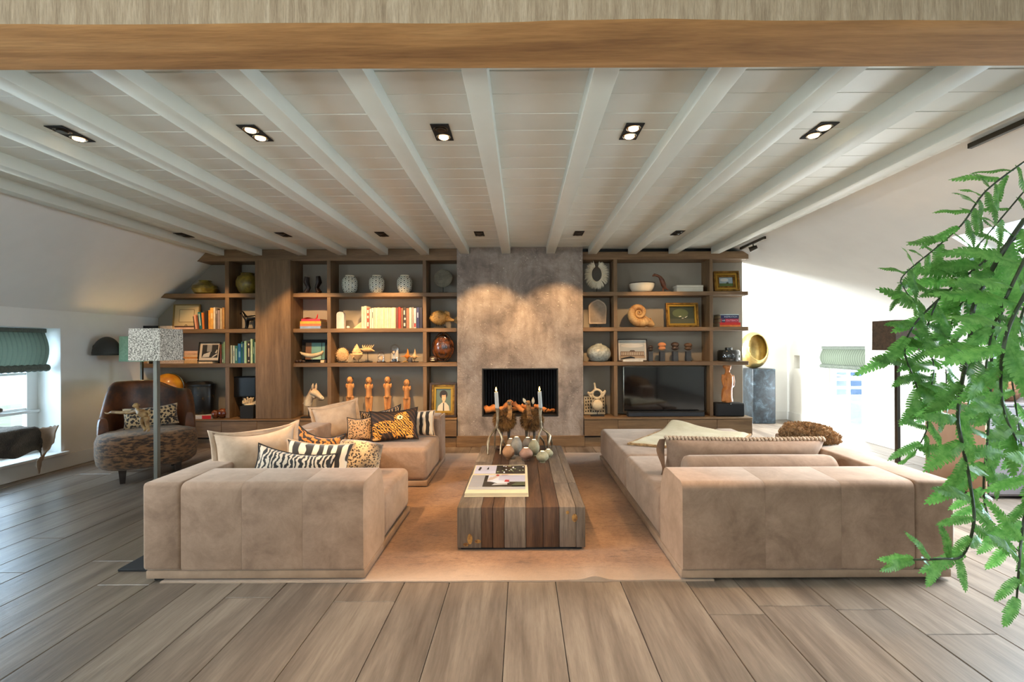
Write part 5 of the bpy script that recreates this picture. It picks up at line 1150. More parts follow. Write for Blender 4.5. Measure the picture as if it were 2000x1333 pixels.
one(B().tube([(P(787, 700, 6.05).x, 6.05, ZS3+.012), (P(793, 700, 6.05).x, 6.05, ZS3+.02), (P(798, 700, 6.06).x, 6.06, ZS3+.008)], [.006, .013, .005], 8), 'snail_shell', m_fish, 'little brown snail shell left of the grey egg stone', 'shell', ZS3)
# tortoise shell + agate
t = root_at('tortoise_shell', 'glossy brown tortoise shell on a stand beside the fireplace', 'ornament', 865, YI, ZS3); stand(t, 865, YI, ZS3, 12, 9); c = P(865, 677, YI)
m_tort = M('tortoise_shell_scutes', (104, 58, 22), (34, 18, 9), .15, ns=12, coat=.8, lo=.4, hi=.62)
def tor(k, yo): return lambda q: k*(1-.16*max(0, q.z)**2*abs(q.x)*3 if q.z > 0 else 1)
B().ball(c, (.128, .055, .175), 28, fn=lambda q: 1-.22*abs(q.x)*max(0, q.z)).done('dome', m_tort, t)
pts = [c+Vector((.136*math.cos(a)*(1-.22*abs(math.cos(a))*max(0, math.sin(a))), .012, .186*math.sin(a)*(1-.16*abs(math.cos(a))*max(0, math.sin(a))))) for a in [k*6.2832/40 for k in range(41)]]
B().tube(pts, [.010+.005*(k % 2) for k in range(41)], 8).done('rim', m_tort, t)
b = B()
for q in ((0, .09), (0, .0), (0, -.09)): pp = [c+Vector((q[0]+.05*math.cos(a), -.052+.5*(abs(q[1])**2), q[1]+.045*math.sin(a))) for a in [k*1.0472 for k in range(7)]]; b.tube(pp, .0028, 5)
b.done('scute_edges', m_black, t)
t = root_at('agate', 'small dark agate with white teeth beside the tortoise shell', 'stone', 846, 6.06, ZS3); c = P(846, 703, 6.06); c.z = ZS3+.040
B().ball(c, (.058, .035, .042), 20, fn=lambda q: 1+.08*noise.noise(q*3)).done('body', m_dkw, t)
for s in (-1, 1): B().tube([c+Vector((-.034+.017*k, -.034+.006*abs(k-2), s*.011-.004*(k % 2))) for k in range(5)], [.004, .006, .007, .006, .003], 7).done('crystal_band', m_cream, t)

# ---- bottom row left
t = root_at('globe', 'yellow globe in a metal arc on the cabinet behind the armchair', 'globe', 329, 6.08, ZK); c = P(329, 757, 6.08)
B().ball(c, .185, 28).done('ball', M('ochre_globe_paper', (222, 160, 44), (186, 112, 28), .35, ns=6, coat=.4), t)
B().tube([c+Vector((.205*math.sin(a), 0, .205*math.cos(a))) for a in [.25+.14*k for k in range(18)]], .007, 8).done('meridian_arc', m_steel, t); B().lathe([(.10, 0), (.10, .012), (.02, .03), (.014, c.z-ZK-.20)], (c.x, 6.08, ZK), 20).done('stand', m_steel, t)
t = root_at('lacquer_box', 'black lacquered drum box with worn gold painting beside the globe', 'box', 386, 6.09, ZK); c = P(386, 760, 6.09); zb = ZK+.045
def LAQ():
    m, nt, p = newmat('worn_black_lacquer'); setp(p, Roughness=.35); vec = coords(nt, rand=False); nt.links.new(ramp(nt, noisef(nt, vec, 9, 7, .8), [(.56, C(20, 19, 18)), (.66, C(120, 92, 50)), (.8, C(30, 27, 24))]), p.inputs['Base Color']); return m
m_laq = LAQ(); B().lathe([(.178, 0), (.186, .02), (.186, .36), (.18, .37)], (c.x, 6.13, zb), 32, 1, .62).done('body', m_laq, t); B().lathe([(.19, .37), (.19, .395), (.15, .425), (.06, .432)], (c.x, 6.13, zb), 32, 1, .62).done('lid', m_black, t)
for s in (-1, 1): B().ball((c.x+.055*s, 6.06, zb+.41), .010, 10).done('stud', m_steel, t)
hb = hbook(364, 412, 814.3, 820.9, (214, 210, 208), 'thick white and red book under the black lacquer box', 'books on the low cabinet', ZK, Y=5.965, dep=.28)
cvr = hb[0]; b = B(); b.box(hb[1]/2-.115, hb[1]/2+.0008, -hb[3]/2-.0012, -hb[3]/2+.001, .0, hb[2]+.0006); b.done('red_spine', PLAIN('red_cloth', (204, 22, 36), .6), cvr, local=True, smooth=False)
m_nut = M('polished_brown_seed', (120, 58, 26), (66, 28, 14), .2, ns=7, coat=.6)
for x, r, lb in ((419.5, 7.4, 'left polished brown seed pod beside the lacquer box'), (433, 8.6, 'right polished brown seed pod against the upright')):
    c = P(x, 809, 6.0); one(B().ball((c.x, 6.02, ZK+r*.0075), (r*.0069, r*.0066, r*.0075), 20, fn=lambda q: 1+.07*noise.noise(q*1.6)-.06*max(0, 1-abs(q.x)*4)*(q.z > .3)), 'seed_pod', m_nut, lb, 'ornament', ZK, 'polished seeds on the low cabinet')
t = root_at('speaker', 'square black loudspeaker on a stem between the upright and the column', 'speaker', 479, 6.12, ZK); a, c = P(455, 776, 6.12), P(503, 736, 6.12)
B().box(a.x, c.x-.006, 6.10, 6.25, a.z, c.z, .005, 2).done('cabinet', m_mattblack, t); B().box(a.x+.012, c.x-.018, 6.096, 6.101, a.z+.012, c.z-.012, .002, 1).done('grille', m_black, t)
B().cyl(((a.x+c.x)/2, 6.19, ZK+.01), ((a.x+c.x)/2, 6.19, a.z+.002), .02).done('stem', m_mattblack, t); B().box((a.x+c.x)/2-.09, (a.x+c.x)/2+.09, 6.11, 6.26, ZK, ZK+.012, .002, 1).done('foot', m_mattblack, t)
t = root_at('coral', 'branched cream coral on a black cube by the tall column', 'ornament', 484, 6.02, ZK); a, c = P(471, 817, 5.99), P(497, 793, 5.99); B().box(a.x, c.x, 5.965, 6.085, ZK, c.z, .003, 1).done('stand_base', m_mattblack, t)
b = B(); cx_ = (a.x+c.x)/2; random.seed(11)
for k in range(34):
    a_ = random.uniform(0, 6.28); r_ = random.uniform(.02, .115); p0 = Vector((cx_+.4*r_*math.cos(a_), 6.025+.25*r_*math.sin(a_), c.z)); p1 = Vector((cx_+r_*math.cos(a_), 6.025+.45*r_*math.sin(a_), c.z+random.uniform(.03, .105)*(1-.45*(r_/.115)**2)))
    b.tube([p0, p0.lerp(p1, .55)+Vector((0, 0, .012)), p1], [.010, .009, .010], 7); b.ball(p1, .011, 8)
b.ball((cx_, 6.025, c.z+.012), (.075, .04, .016), 12); b.done('branches', m_bone, t)
# horse head
t = root_at('horse_sculpture', 'carved white horse head on a thin rod in the bay right of the column', 'sculpture', 606, 6.02, ZK); Yh = 6.02; q = lambda x, y, d=0: P(x, y, Yh+d)
m_hh = M('chalky_painted_wood', (208, 196, 170), (170, 140, 112), .7, ns=7, bump=.2)
b = B(); b.tube([q(601, 793), q(603, 784), q(608, 772), q(612, 765)], [.062, .060, .056, .050], 16, .75); b.tube([q(610, 766), q(617, 769), q(624, 774.5), q(630, 779)], [.064, .058, .040, .030], 16, .78); b.tube([q(611, 772), q(617, 777)], [.050, .040], 14, .7); b.tube([q(626, 776), q(632, 780.5)], [.033, .022], 12, .8)
for s, x in ((-1, 610.5), (1, 617)): b.tube([q(x, 760, .02*s), q(x+.2, 754, .025*s), q(x+1.2, 748.5, .03*s)], [.016, .017, .003], 8)
b.tube([q(592, 790), q(598, 780), q(604, 768), q(609, 759)], [.012, .018, .02, .016], 8, .6); b.done('head', m_hh, t, remesh=.006)
B().ball(q(610.8, 766.5, -.047), .010, 10).done('eye', m_black, t); B().ball(q(629, 777.5, -.022), .006, 8).done('nostril', m_mattblack, t); B().tube([q(622, 781.5, -.028), q(627, 782.5, -.024), q(632, 781.5, -.008)], .004, 6).done('mouth', m_mattblack, t)
x = q(603, 800).x; B().cyl((x, Yh, ZK+.01), (x, Yh, q(603, 792).z), .007, n=8).done('stand_rod', m_mattblack, t); B().box(x-.085, x+.075, Yh-.05, Yh+.05, ZK, ZK+.016, .003, 1).done('stand_base', m_mattblack, t)
# four wooden figures
m_doll = M('pale_limewood', (208, 152, 92), (178, 116, 64), .55, ns=9, bump=.15, stretch=(3, 3, 1))
def doll(px, ytop, lb):
    Yd = 6.10; t = root_at('wooden_figure', lb, 'figure', px, Yd, ZK, 'armless wooden figures on the low cabinet'); c = P(px, ytop, Yd); x, zt = c.x, c.z; h = zt-ZK-.018; z = lambda f: ZK+.018+h*f
    b = B(); b.ball((x, Yd, z(.915)), (.040, .040, .052), 18, fn=lambda q: 1-.10*max(0, -q.z)); b.tube([(x, Yd, z(.86)), (x, Yd, z(.80))], [.020, .024], 10)
    b.tube([(x, Yd, z(.825)), (x, Yd, z(.80)), (x, Yd, z(.74)), (x, Yd, z(.63)), (x, Yd, z(.55)), (x, Yd, z(.47))], [.034, .056, .060, .056, .056, .056], 16, .62)
    for s in (-1, 1):
        b.ball((x+.044*s, Yd, z(.775)), (.014, .018, .034), 10)
        b.tube([(x+.024*s, Yd, z(.50)), (x+.025*s, Yd-.004, z(.26)), (x+.022*s, Yd, z(.06))], [.029, .021, .015], 10); b.tube([(x+.022*s, Yd+.006, z(.03)), (x+.024*s, Yd-.034, z(.012))], [.016, .012], 8)
    b.ball((x, Yd-.040, z(.905)), (.008, .010, .012), 8); b.done('body', m_doll, t, remesh=.0052)
    for s in (-1, 1): B().ball((x+.015*s, Yd-.036, z(.925)), (.006, .005, .004), 8).done('eye', m_dkw, t)
    B().tube([(x-.012, Yd-.036, z(.882)), (x, Yd-.040, z(.879)), (x+.012, Yd-.036, z(.882))], .003, 6).done('mouth', m_dkw, t)
    B().ball((x, Yd+.008, z(.94)), (.040, .040, .036), 16).done('hair', m_dkw, t); B().box(x-.05, x+.05, Yd-.05, Yd+.045, ZK, ZK+.018, .003, 1).done('base', m_doll, t)
for px, yt, w_ in ((683.5, 737, 'leftmost of the four, behind the beige cushion'), (720.5, 738, 'second from the left'), (757, 737, 'third from the left'), (794.5, 743, 'shortest and rightmost of the four')): doll(px, yt, 'armless pale wooden figure, '+w_)
# portrait
m_gilt2 = PLAIN('gilt_bright', (170, 134, 52), .35, .7)
frame('picture', 'gilt framed portrait of a dark-haired sitter standing beside the fireplace', 839.5, 892, 749, 816, 6.03, ZK+.001, [m_dkw, m_gold, m_gilt2], 12, [('painting', pl('portrait_ground', (92, 112, 104), .4), rc(0, 0, 1, 1)), ('painting', pl('shirt', (200, 194, 178), .4), [(.08, 0), (.92, 0), (.86, .22), (.66, .38), (.40, .38), (.14, .22)]), ('painting', pl('skin', (222, 180, 140), .4), [(.44, .36), (.58, .36), (.58, .55), (.44, .55)]), ('painting', pl('hair', (34, 26, 24), .4), el(.5, .74, .27, .20)), ('painting', pl('skin', (222, 180, 140), .4), el(.52, .62, .14, .20)), ('painting', pl('hair', (34, 26, 24), .4), el(.50, .80, .20, .09)), ('painting', pl('brow', (50, 36, 30), .4), rc(.44, .66, .50, .68)), ('painting', pl('brow', (50, 36, 30), .4), rc(.55, .66, .61, .68)), ('painting', pl('lips', (190, 80, 70), .4), rc(.49, .51, .56, .53)), ('painting', pl('tie', (40, 40, 44), .4), [(.48, .36), (.54, .36), (.55, 0), (.47, 0)])], lean=R(-7), steps=3, dep=.05)

# ---------------- right bookcase
t = root_at('shell_necklace', 'white feathery shell necklace on a stand beside the fireplace top', 'necklace', 1165, YI, ZS1); stand(t, 1166, YI, ZS1, 14, 8); c = P(1165.5, 537, YI); b = B(); ring_ = []
for k in range(120):
    a = math.pi*.60+k/119*math.pi*1.80; e = Vector((math.cos(a), 0, math.sin(a))); p = c+Vector((.075*e.x, 0, .105*e.z+.01)); ring_.append(p)
    for d_ in (-1, 1):
        L = random.uniform(.075, .10); f_ = (e+Vector((random.uniform(-.2, .2), .25*d_, random.uniform(-.25, .05)))).normalized(); b.tube([p, p+f_*L*.6, p+f_*L+Vector((0, 0, -.012))], [.0045, .0045, .0008], 4)
o = b.done('feather_fringe', M('white_shell_slivers', (236, 228, 208), (214, 204, 180), .6), t); o['kind'] = 'stuff'; B().tube(ring_, .010, 8).done('band', m_cream, t)
t = root_at('bowl', 'wide cream bowl with a dark rim on the top right shelf', 'bowl', 1253.5, YI, ZS1); LPX(B(), 1253.5, [(14, 568.5), (19, 566), (23, 559), (24.4, 552.5), (24, 551), (23.4, 552), (21, 559), (14, 565)], base=ZS1).done('body', m_cream, t); c = P(1253.5, 551, YI); B().tube([(c.x+24.2*K_*math.cos(k*.2094), YI+24.2*K_*math.sin(k*.2094), ZS1+17.4*K_) for k in range(31)], .006, 6).done('rim', m_dkw, t)
q = lambda x, y, d=0: P(x, y, YI+d); m_bird = M('carved_reddish_wood', (124, 74, 48), (84, 46, 30), .5, ns=8, stretch=(1, 1, 3))
t = root_at('carved_bird', 'reddish carved long-billed bird leaning on the top right shelf', 'sculpture', 1294, YI, ZS1)
b = B(); b.tube([q(1274, 540), q(1278, 537), q(1284, 538.5), q(1290, 542)], [.012, .024, .022, .024], 10, .8); b.tube([q(1289, 541), q(1293, 548), q(1296, 557), q(1299, 564)], [.026, .038, .040, .020], 12, .8); b.tube([q(1298, 562), q(1304, 566), q(1309, 567.5)], [.022, .014, .004], 8, .6); b.tube([q(1295, 562), q(1295, 569)], [.008, .010], 8); b.done('body', m_bird, t, remesh=.006); B().box(q(1291, 0).x, q(1300, 0).x, YI-.025, YI+.025, ZS1, ZS1+.008, .002, 1).done('foot', m_bird, t)
a, c = P(1322, 568, 6.05), P(1373.5, 555, 6.05); t = thing('keepsake_box', 'long white flat box on the top right shelf', 'box', ((a.x+c.x)/2, 6.15, ZS1)); m_vel = M('white_vellum', (216, 212, 198), (204, 200, 184), .6, ns=5)
B().box(a.x, c.x, 6.05, 6.25, ZS1, ZS1+.058, .003, 1).done('body', m_vel, t); B().box(a.x-.002, c.x+.002, 6.048, 6.252, ZS1+.059, ZS1+.088, .003, 1).done('lid', m_vel, t)
frame('picture', 'small landscape painting in a heavy gold frame, top shelf far right', 1394.5, 1442.5, 528, 568.5, 6.09, ZS1+.001, [m_gold, m_gilt2, m_gold], 11, [('painting', pl('sky_blue', (150, 168, 180), .4), rc(0, 0, 1, 1)), ('painting', pl('cloud', (206, 206, 200), .4), el(.4, .72, .3, .18)), ('painting', pl('field_green', (72, 96, 40), .4), rc(0, 0, 1, .34)), ('painting', pl('tree_dark', (54, 60, 44), .4), [(.5, .3), (.72, .3), (.68, .48), (.56, .46)])], lean=R(-10), steps=3, dep=.05, rz=R(-4))
t = root_at('stone_stele', 'weathered pointed stone slab on a stand beside the fireplace', 'sculpture', 1166, YI, ZS2); stand(t, 1166, YI, ZS2, 7, 8); V = [(1150, 633), (1183, 633), (1184.5, 600), (1180, 592), (1167, 584), (1153, 592), (1149, 598)]
pts = rp([(P(x, y, YI).x, P(x, y, YI).z) for x, y in V], .012, 3); pts = [(x+.004*noise.noise((x*30, z*30, 1)), z+.004*noise.noise((x*30, z*30, 5))) for x, z in pts]
B().prism(pts, YI-.02, YI+.02).done('slab', M('buff_sandstone', (178, 160, 138), (140, 124, 106), .85, ns=7, bump=.4), t); B().prism([(x*.86+P(1166, 0, YI).x*.14, z*.88+P(1166, 610, YI).z*.12) for x, z in pts], YI-.023, YI-.02).done('recess', M('buff_sandstone_face', (150, 134, 116), (124, 110, 94), .9, ns=9, bump=.5), t)
# ammonite
t = root_at('ammonite', 'large ribbed ammonite fossil standing on the right bookcase', 'fossil', 1252, YI, ZS2); m_amm = M('ammonite_fossil', (208, 170, 112), (160, 112, 62), .6, ns=8, bump=.3); b = B(); cc = P(1248, 616, YI); pts, rd = [], []
for k in range(220):
    a = k/219*2.9*6.2832; g = math.exp(.155*(a-2.9*6.2832)); r_ = .150*g; th_ = a+2.55-2.9*6.2832
    pts.append(cc+Vector((-r_*math.cos(-th_), 0, r_*math.sin(-th_)))); rd.append(.068*g*(1+.055*math.sin(a*24)))
b.tube(pts, rd, 14); b.done('whorls', m_amm, t, base=ZS2+.001); p = pts[-1]
B().tube([p+Vector((-.01, 0, 0)), p+Vector((.03, 0, -.035)), p+Vector((.07, 0, -.05))], [.062, .050, .022], 12).done('aperture', m_amm, t, base=ZS2+.001, noise_amp=.01, noise_s=20)
frame('picture', 'dark pastoral painting of birds in an ornate gilt frame', 1301, 1363.5, 589, 637, 6.12, ZS2+.001, [m_gold, m_gilt2], 7, [('painting', pl('forest_dark', (44, 52, 34), .35), rc(0, 0, 1, 1)), ('painting', pl('forest_mid', (78, 88, 54), .35), el(.45, .62, .32, .26)), ('painting', pl('pond', (70, 72, 52), .35), rc(0, 0, 1, .3)), ('painting', pl('white_bird', (226, 218, 196), .35), [(.36, .42), (.46, .46), (.5, .42), (.42, .39)]), ('painting', pl('white_bird', (226, 218, 196), .35), [(.60, .36), (.74, .46), (.72, .42), (.66, .35)]), ('painting', pl('white_bird', (226, 218, 196), .35), [(.48, .32), (.56, .35), (.58, .32), (.52, .30)])], lean=R(-8), steps=2, dep=.04)
for px, py in ((1301, 589), (1363.5, 589), (1301, 636.5), (1363.5, 636.5), (1332, 588.5), (1332, 637), (1301, 613), (1363.5, 613)):
    pass
gr = 'books piled on the right bookcase'
t, wd, h, dep = hbook(1406, 1446.5, 629.9, 638.4, (214, 40, 34), 'thick red book with an orange band at the bottom of the right pile', gr, ZS2+.001, dep=.23); B().box(-wd/2-.0006, wd/2+.0006, -dep/2-.001, -dep/2+.001, .0, h*.42).done('orange_band', bookmat((238, 130, 52)), t, local=True, smooth=False); z1 = ZS2+.001+8.5*6.03/F
t, wd, h, dep = hbook(1408, 1443, 622.4, 629.9, (176, 40, 66), 'crimson book with pink capitals in the middle of the right pile', gr, z1, dep=.22); text('OUTBACK', h*.70, (.032, -dep/2-.0008, h*.5), (R(90), 0, 0), bookmat((232, 168, 186)), t, sx=1.0); B().box(-wd/2+.012, -wd/2+.056, -dep/2-.001, -dep/2+.0005, .002, h-.002).done('spine_label', bookmat((40, 40, 78)), t, local=True, smooth=False); text('NB', h*.62, (-wd/2+.034, -dep/2-.0016, h*.5), (R(90), 0, 0), bookmat((206, 208, 224)), t); z1 += 7.5*6.03/F
t, wd, h, dep = hbook(1408, 1443, 615.6, 622.4, (28, 38, 88), 'navy book with white capitals on top of the right pile', gr, z1, dep=.22); text('INSPIRATION', h*.62, (.012, -dep/2-.0008, h*.5), (R(90), 0, 0), bookmat((206, 214, 232)), t, sx=1.05); z1 += 6.8*6.03/F
hbook(1407, 1443, 613.6, 615.6, (190, 208, 214), 'thin pale blue book lying on the navy one', gr, z1, dep=.22)
# third shelf right
t = root_at('vase', 'round speckled grey vase beside the fireplace, third right shelf', 'vase', 1169.5, YI, ZS3); m_vase = M('speckled_grey_glaze', (164, 168, 160), (112, 116, 110), .35, ns=30, bump=.2)
LPX(B(), 1169.5, [(11, 706.5), (17, 704), (22.5, 696), (23.5, 690), (21, 682), (14, 676), (7, 673.5), (5.5, 672), (6.2, 670.5), (4.4, 671)], base=ZS3).done('body', m_vase, t)
frame('picture', 'framed sepia print of a long palace facade on the third right shelf', 1206.5, 1264, 663, 706.5, 6.13, ZS3+.001, [m_dkw], 1.5, [('mount', pl('print_mount', (222, 214, 200)), rc(0, 0, 1, 1)), ('print_sky', pl('print_sky', (186, 186, 178)), rc(.05, .10, .95, .95)), ('print_cloud', pl('print_cloud', (214, 208, 196)), el(.5, .72, .40, .10)), ('print_ground', pl('print_ground', (176, 150, 120)), rc(.05, .10, .95, .24)), ('print_building', pl('print_building', (128, 100, 78)), rc(.08, .22, .92, .44)), ('print_roof', pl('print_roof', (90, 76, 66)), [(.40, .44), (.60, .44), (.57, .50), (.43, .50)])]+[('print_window', pl('print_window', (206, 188, 160)), rc(.11+.062*k, .26, .145+.062*k, .40)) for k in range(13)], lean=R(-6))
hb = hbook(1217, 1256, 703.0, 706.6, (232, 224, 208), 'thin white book lying before the palace print', 'books piled on the right bookcase', ZS3+.001, Y=6.02, dep=.07)
one(B().tube([P(1212, 704.5, 6.045), P(1222, 702.2, 6.045), P(1232, 700.8, 6.045), P(1240, 702, 6.045)], [.006, .010, .014, .006], 8), 'letter_opener', m_mattblack, 'small black carved handle lying on the thin white book', 'ornament', ZS3+.001+3.6*6.02/F)
m_slate = M('dark_slate_block', (62, 66, 70), (46, 48, 52), .6, ns=9)
def stonehead(px, w_, ytop, yb, mat, lb, kind):
    t = root_at('split_stone', lb, 'sculpture', px, YI, ZS3, 'split stones on slate blocks'); c = P(px, yb, YI); hw = w_*K_/2; B().box(c.x-hw, c.x+hw, YI-hw, YI+hw, ZS3, c.z, .003, 1).done('block', m_slate, t); h = P(px, ytop, YI).z-c.z; r = (6.6 if kind else 4.6)*K_*1.2
    B().ball((c.x, YI, c.z+h*.70), (r, r*.8, h*.27), 18, fn=lambda q: 1+.06*noise.noise(q*3)).done('upper_stone', mat, t); B().ball((c.x, YI, c.z+h*.30), (r*.88, r*.75, h*.30), 18, fn=lambda q: 1-.35*max(0, -q.z)).done('lower_stone', mat, t); B().lathe([(r*.5, h*.42), (r*.6, h*.47), (r*.5, h*.52)], (c.x, YI, c.z), 14).done('seam', m_mattblack, t)
m_terr = M('orange_split_stone', (220, 146, 92), (180, 106, 62), .6, ns=9, bump=.3); m_dks = M('dark_glossy_stone', (76, 56, 42), (40, 28, 22), .3, ns=9)
stonehead(1270.5, 8, 674.5, 687, m_dks, 'smallest dark split stone on a slate block beside the palace print', 0); stonehead(1293, 9.5, 668.5, 686.5, m_terr, 'pale orange split stone on a slate block', 1); stonehead(1318.5, 9.5, 668, 686.5, m_dks, 'glossy dark split stone on a slate block, third in the row', 1); stonehead(1344, 9.5, 669.5, 686.5, M('brown_split_stone', (112, 78, 48), (64, 44, 28), .45, ns=10), 'brown split stone on a slate block, last before the upright', 1)
t = root_at('glass_jar', 'low dark smoked glass jar with a flat stopper on the right bookcase', 'jar', 1423, YI, ZS3); m_smoke = PLAIN('smoked_glass', (34, 36, 34), .06, coat=1)
LPX(B(), 1423, [(20, 706.5), (21, 704), (21, 688), (19, 685), (7, 683.5), (6, 682)], base=ZS3).done('body', m_smoke, t); LPX(B(), 1423, [(6.5, 683.6), (7, 682), (6.6, 680.4), (5, 680)], base=ZS3+23*K_).done('stopper', m_smoke, t)
# bottom row right
q = lambda x, y, d=0: P(x, y, 6.06+d); t = root_at('vertebra', 'bleached whale vertebra on a thin stand beside the fireplace', 'bone', 1166, 6.06, ZK); stand(t, 1166, 6.06, ZK, 14, 13)
b = B(); pts = [q(1166+9*math.cos(a), 770+8.5*math.sin(a)) for a in [k*6.2832/20 for k in range(21)]]; b.tube(pts, .016, 10); b.ball(q(1167, 792), (.072, .05, .072), 20); b.tube([q(1163, 763), q(1162, 755), q(1161, 748)], [.020, .012, .012], 8); b.tube([q(1158, 767), q(1152, 769), q(1147.5, 767)], [.020, .015, .017], 8); b.tube([q(1149, 769), q(1155, 777)], [.014, .014], 8); b.tube([q(1174, 768), q(1179, 767), q(1183, 763.5)], [.018, .014, .016], 8); b.tube([q(1182, 766), q(1177, 776)], [.013, .014], 8)
b.done('bone', m_bone, t, remesh=.006)
frame('picture', 'small picture with rows of black marks behind the vertebra', 1139.5, 1183, 777.5, 816, 6.17, ZK+.001, [m_dkw], 1, [('paper', pl('note_paper', (206, 190, 158)), rc(0, 0, 1, 1))]+[('mark', pl('ink', (36, 30, 26)), rc(.06+.115*k+.02*(r_ % 2), .12+.17*r_, .12+.115*k+.02*(r_ % 2), .19+.17*r_+.03*((k*7+r_*3) % 3))) for k in range(8) for r_ in range(5)], lean=R(-6))
a, c = P(1217.5, 806, 6.10), P(1380, 715, 6.10); t = thing('television', 'large flat television with a black glossy screen in the right bookcase', 'television', ((a.x+c.x)/2, 6.12, ZK+.055))
def SCREEN():
    m, nt, p = newmat('dark_glossy_screen'); setp(p, Roughness=.07); p.inputs['Base Color'].default_value = (.006, .005, .005, 1); p.inputs['Specular IOR Level'].default_value = .9
    return m
B().box(a.x, c.x, 6.105, 6.15, a.z, c.z, .004, 2).done('bezel', m_steel, t); B().box(a.x+.012, c.x-.012, 6.102, 6.106, a.z+.022, c.z-.010, .001, 1).done('screen', SCREEN(), t); B().box((a.x+c.x)/2-.2, (a.x+c.x)/2+.2, 6.12, 6.22, ZK+.001, ZK+.008, .002, 1).done('foot', m_mattblack, t); B().box((a.x+c.x)/2-.05, (a.x+c.x)/2+.05, 6.15, 6.19, ZK+.008, a.z+.05, .002, 1).done('stem', m_mattblack, t)
a2 = P(1226, 815, 5.99); c2 = P(1379, 805, 5.99); t = thing('soundbar', 'long black soundbar lying under the television', 'speaker', ((a2.x+c2.x)/2, 6.02, ZK)); B().box(a2.x, c2.x-.02, 5.975, 6.06, ZK+.001, ZK+.062, .008, 2).done('body', m_mattblack, t); B().box(a2.x+.012, c2.x-.032, 5.972, 5.977, ZK+.008, ZK+.050, .002, 1).done('grille', PLAIN('grey_speaker_cloth', (44, 48, 54), .9), t)
a, c = P(1397.5, 817, 5.99), P(1453, 790.5, 5.99); t = thing('speaker', 'black rounded loudspeaker under the wooden statue', 'speaker', ((a.x+c.x)/2, 6.05, ZK)); B().box(a.x, c.x, 5.96, 6.12, ZK+.001, ZK+.172, .018, 4).done('cabinet', m_mattblack, t); B().box(a.x+.014, c.x-.014, 5.956, 5.962, ZK+.016, ZK+.158, .004, 2).done('grille', PLAIN('black_speaker_cloth', (26, 28, 32), .9), t); B().ball(((a.x+c.x)/2, 5.956, ZK+.163), (.006, .003, .006), 8).done('badge', m_steel, t); zt = ZK+.172
# wooden statue of a standing woman
Ys = 6.05; q = lambda x, y, d=0: P(x, y, Ys+d); t = root_at('wooden_statue', 'carved wooden statue of a standing draped woman on the loudspeaker', 'statue', 1421, Ys, zt+.001); m_st = M('golden_carved_wood', (190, 124, 62), (150, 88, 40), .5, ns=8, stretch=(2, 2, 1), bump=.15)
b = B(); b.tube([q(1421, 790), q(1419.5, 780), q(1420, 768), q(1422, 760)], [.090, .088, .084, .070], 18, .72); b.tube([q(1422, 763), q(1423, 750), q(1422, 741), q(1421, 734)], [.070, .072, .074, .046], 16, .75); b.tube([q(1421, 737), q(1421, 727)], [.032, .028], 10); b.ball(q(1421.5, 723.5), (.040, .040, .048), 16); b.ball(q(1420, 721, .012), (.056, .046, .036), 14)
b.tube([q(1413.5, 737), q(1412.5, 748), q(1415, 760), q(1427, 764, -.06)], [.026, .024, .022, .016], 10); b.tube([q(1430, 738), q(1432, 750), q(1431, 759), q(1426, 764, -.06)], [.026, .024, .022, .016], 10)
for s in (-1, 1): b.ball(q(1422+4*s, 744, -.045), (.018, .014, .018), 10)
for k in range(9): x_ = 1410+2.4*k; b.tube([q(1421+(x_-1421)*.5, 766, -.05), q(x_, 789, -.058)], [.008, .013], 6)
b.ball(q(1421.5, 723.5, -.032), (.006, .008, .008), 8); b.done('body', m_st, t, remesh=.0055, base=zt+.001)

# ------------------------------------------------------------------ on the coffee table
TT = TZ+.0018
m_twig = M('polished_bronze_twig', (176, 160, 132), (104, 90, 70), .35, .7, ns=12, bump=.3); m_wax = PLAIN('grey_candle_wax', (158, 160, 156), .6); m_flame = PLAIN('candle_flame', (255, 200, 110), .5, emit=(255, 180, 80), es=22); m_tea = PLAIN('tealight_glow', (255, 226, 180), .5, emit=(255, 206, 140), es=5)
def stick(lb, Yc, candle, trunk, legs):
    q = lambda x, y, d=0: P(x, y, Yc+d); t = root_at('candlestick', lb, 'candlestick', trunk[0][0], Yc, TT, 'twig candlesticks on the coffee table'); b = B(); n_ = len(trunk)
    b.tube([q(*p) for p in trunk], [.020]+[.013]*(n_-2)+[.014], 10)
    for L in legs:
        pts = [q(*p) for p in L]
        if L[-1][-1] == 0 or len(L[-1]) == 2 or True:
            e = pts[-1]
            if e.z < TT+.05: pts[-1] = Vector((e.x, e.y, TT+.004))
        b.tube(pts, [.011]+[.010]*(len(pts)-2)+[.005], 8)
    b.done('twig_stem', m_twig, t); (x0, y0), (x1, y1) = candle
    B().tube([q(x1, y1), q(x0, y0)], [.0195, .018], 14).done('candle', m_wax, t); p = q(x0, y0); B().cyl(p, p+Vector((0, 0, .010)), .0015, n=6).done('wick', m_mattblack, t)
    B().lathe([(.002, 0), (.008, .010), (.007, .020), (.001, .042)], p+Vector((0, 0, .006)), 12).done('flame', m_flame, t); light('POINT', 'candle_light', p+Vector((0, -.02, .05)), 1.2, WARM, shadow_soft_size=.02)
stick('left twig candlestick with a burning grey candle', 4.42, ((969, 766), (971.2, 798)), [(971, 797), (971.8, 808), (971.8, 821), (970, 836)], [[(970, 834), (960.6, 847, -.03), (955, 856, -.05), (952, 868, -.06), (950.4, 879, -.05)], [(955, 856, -.05), (953.6, 869, -.10), (953, 884, -.13)], [(970.5, 836), (978.5, 849.5, -.03), (981, 858.4, -.05), (978.5, 872, -.08), (977, 884, -.12)], [(981, 858.4, -.05), (987.4, 871, -.02), (989, 880, 0)], [(969, 838), (966.5, 850, .06), (966, 874, .12)]])
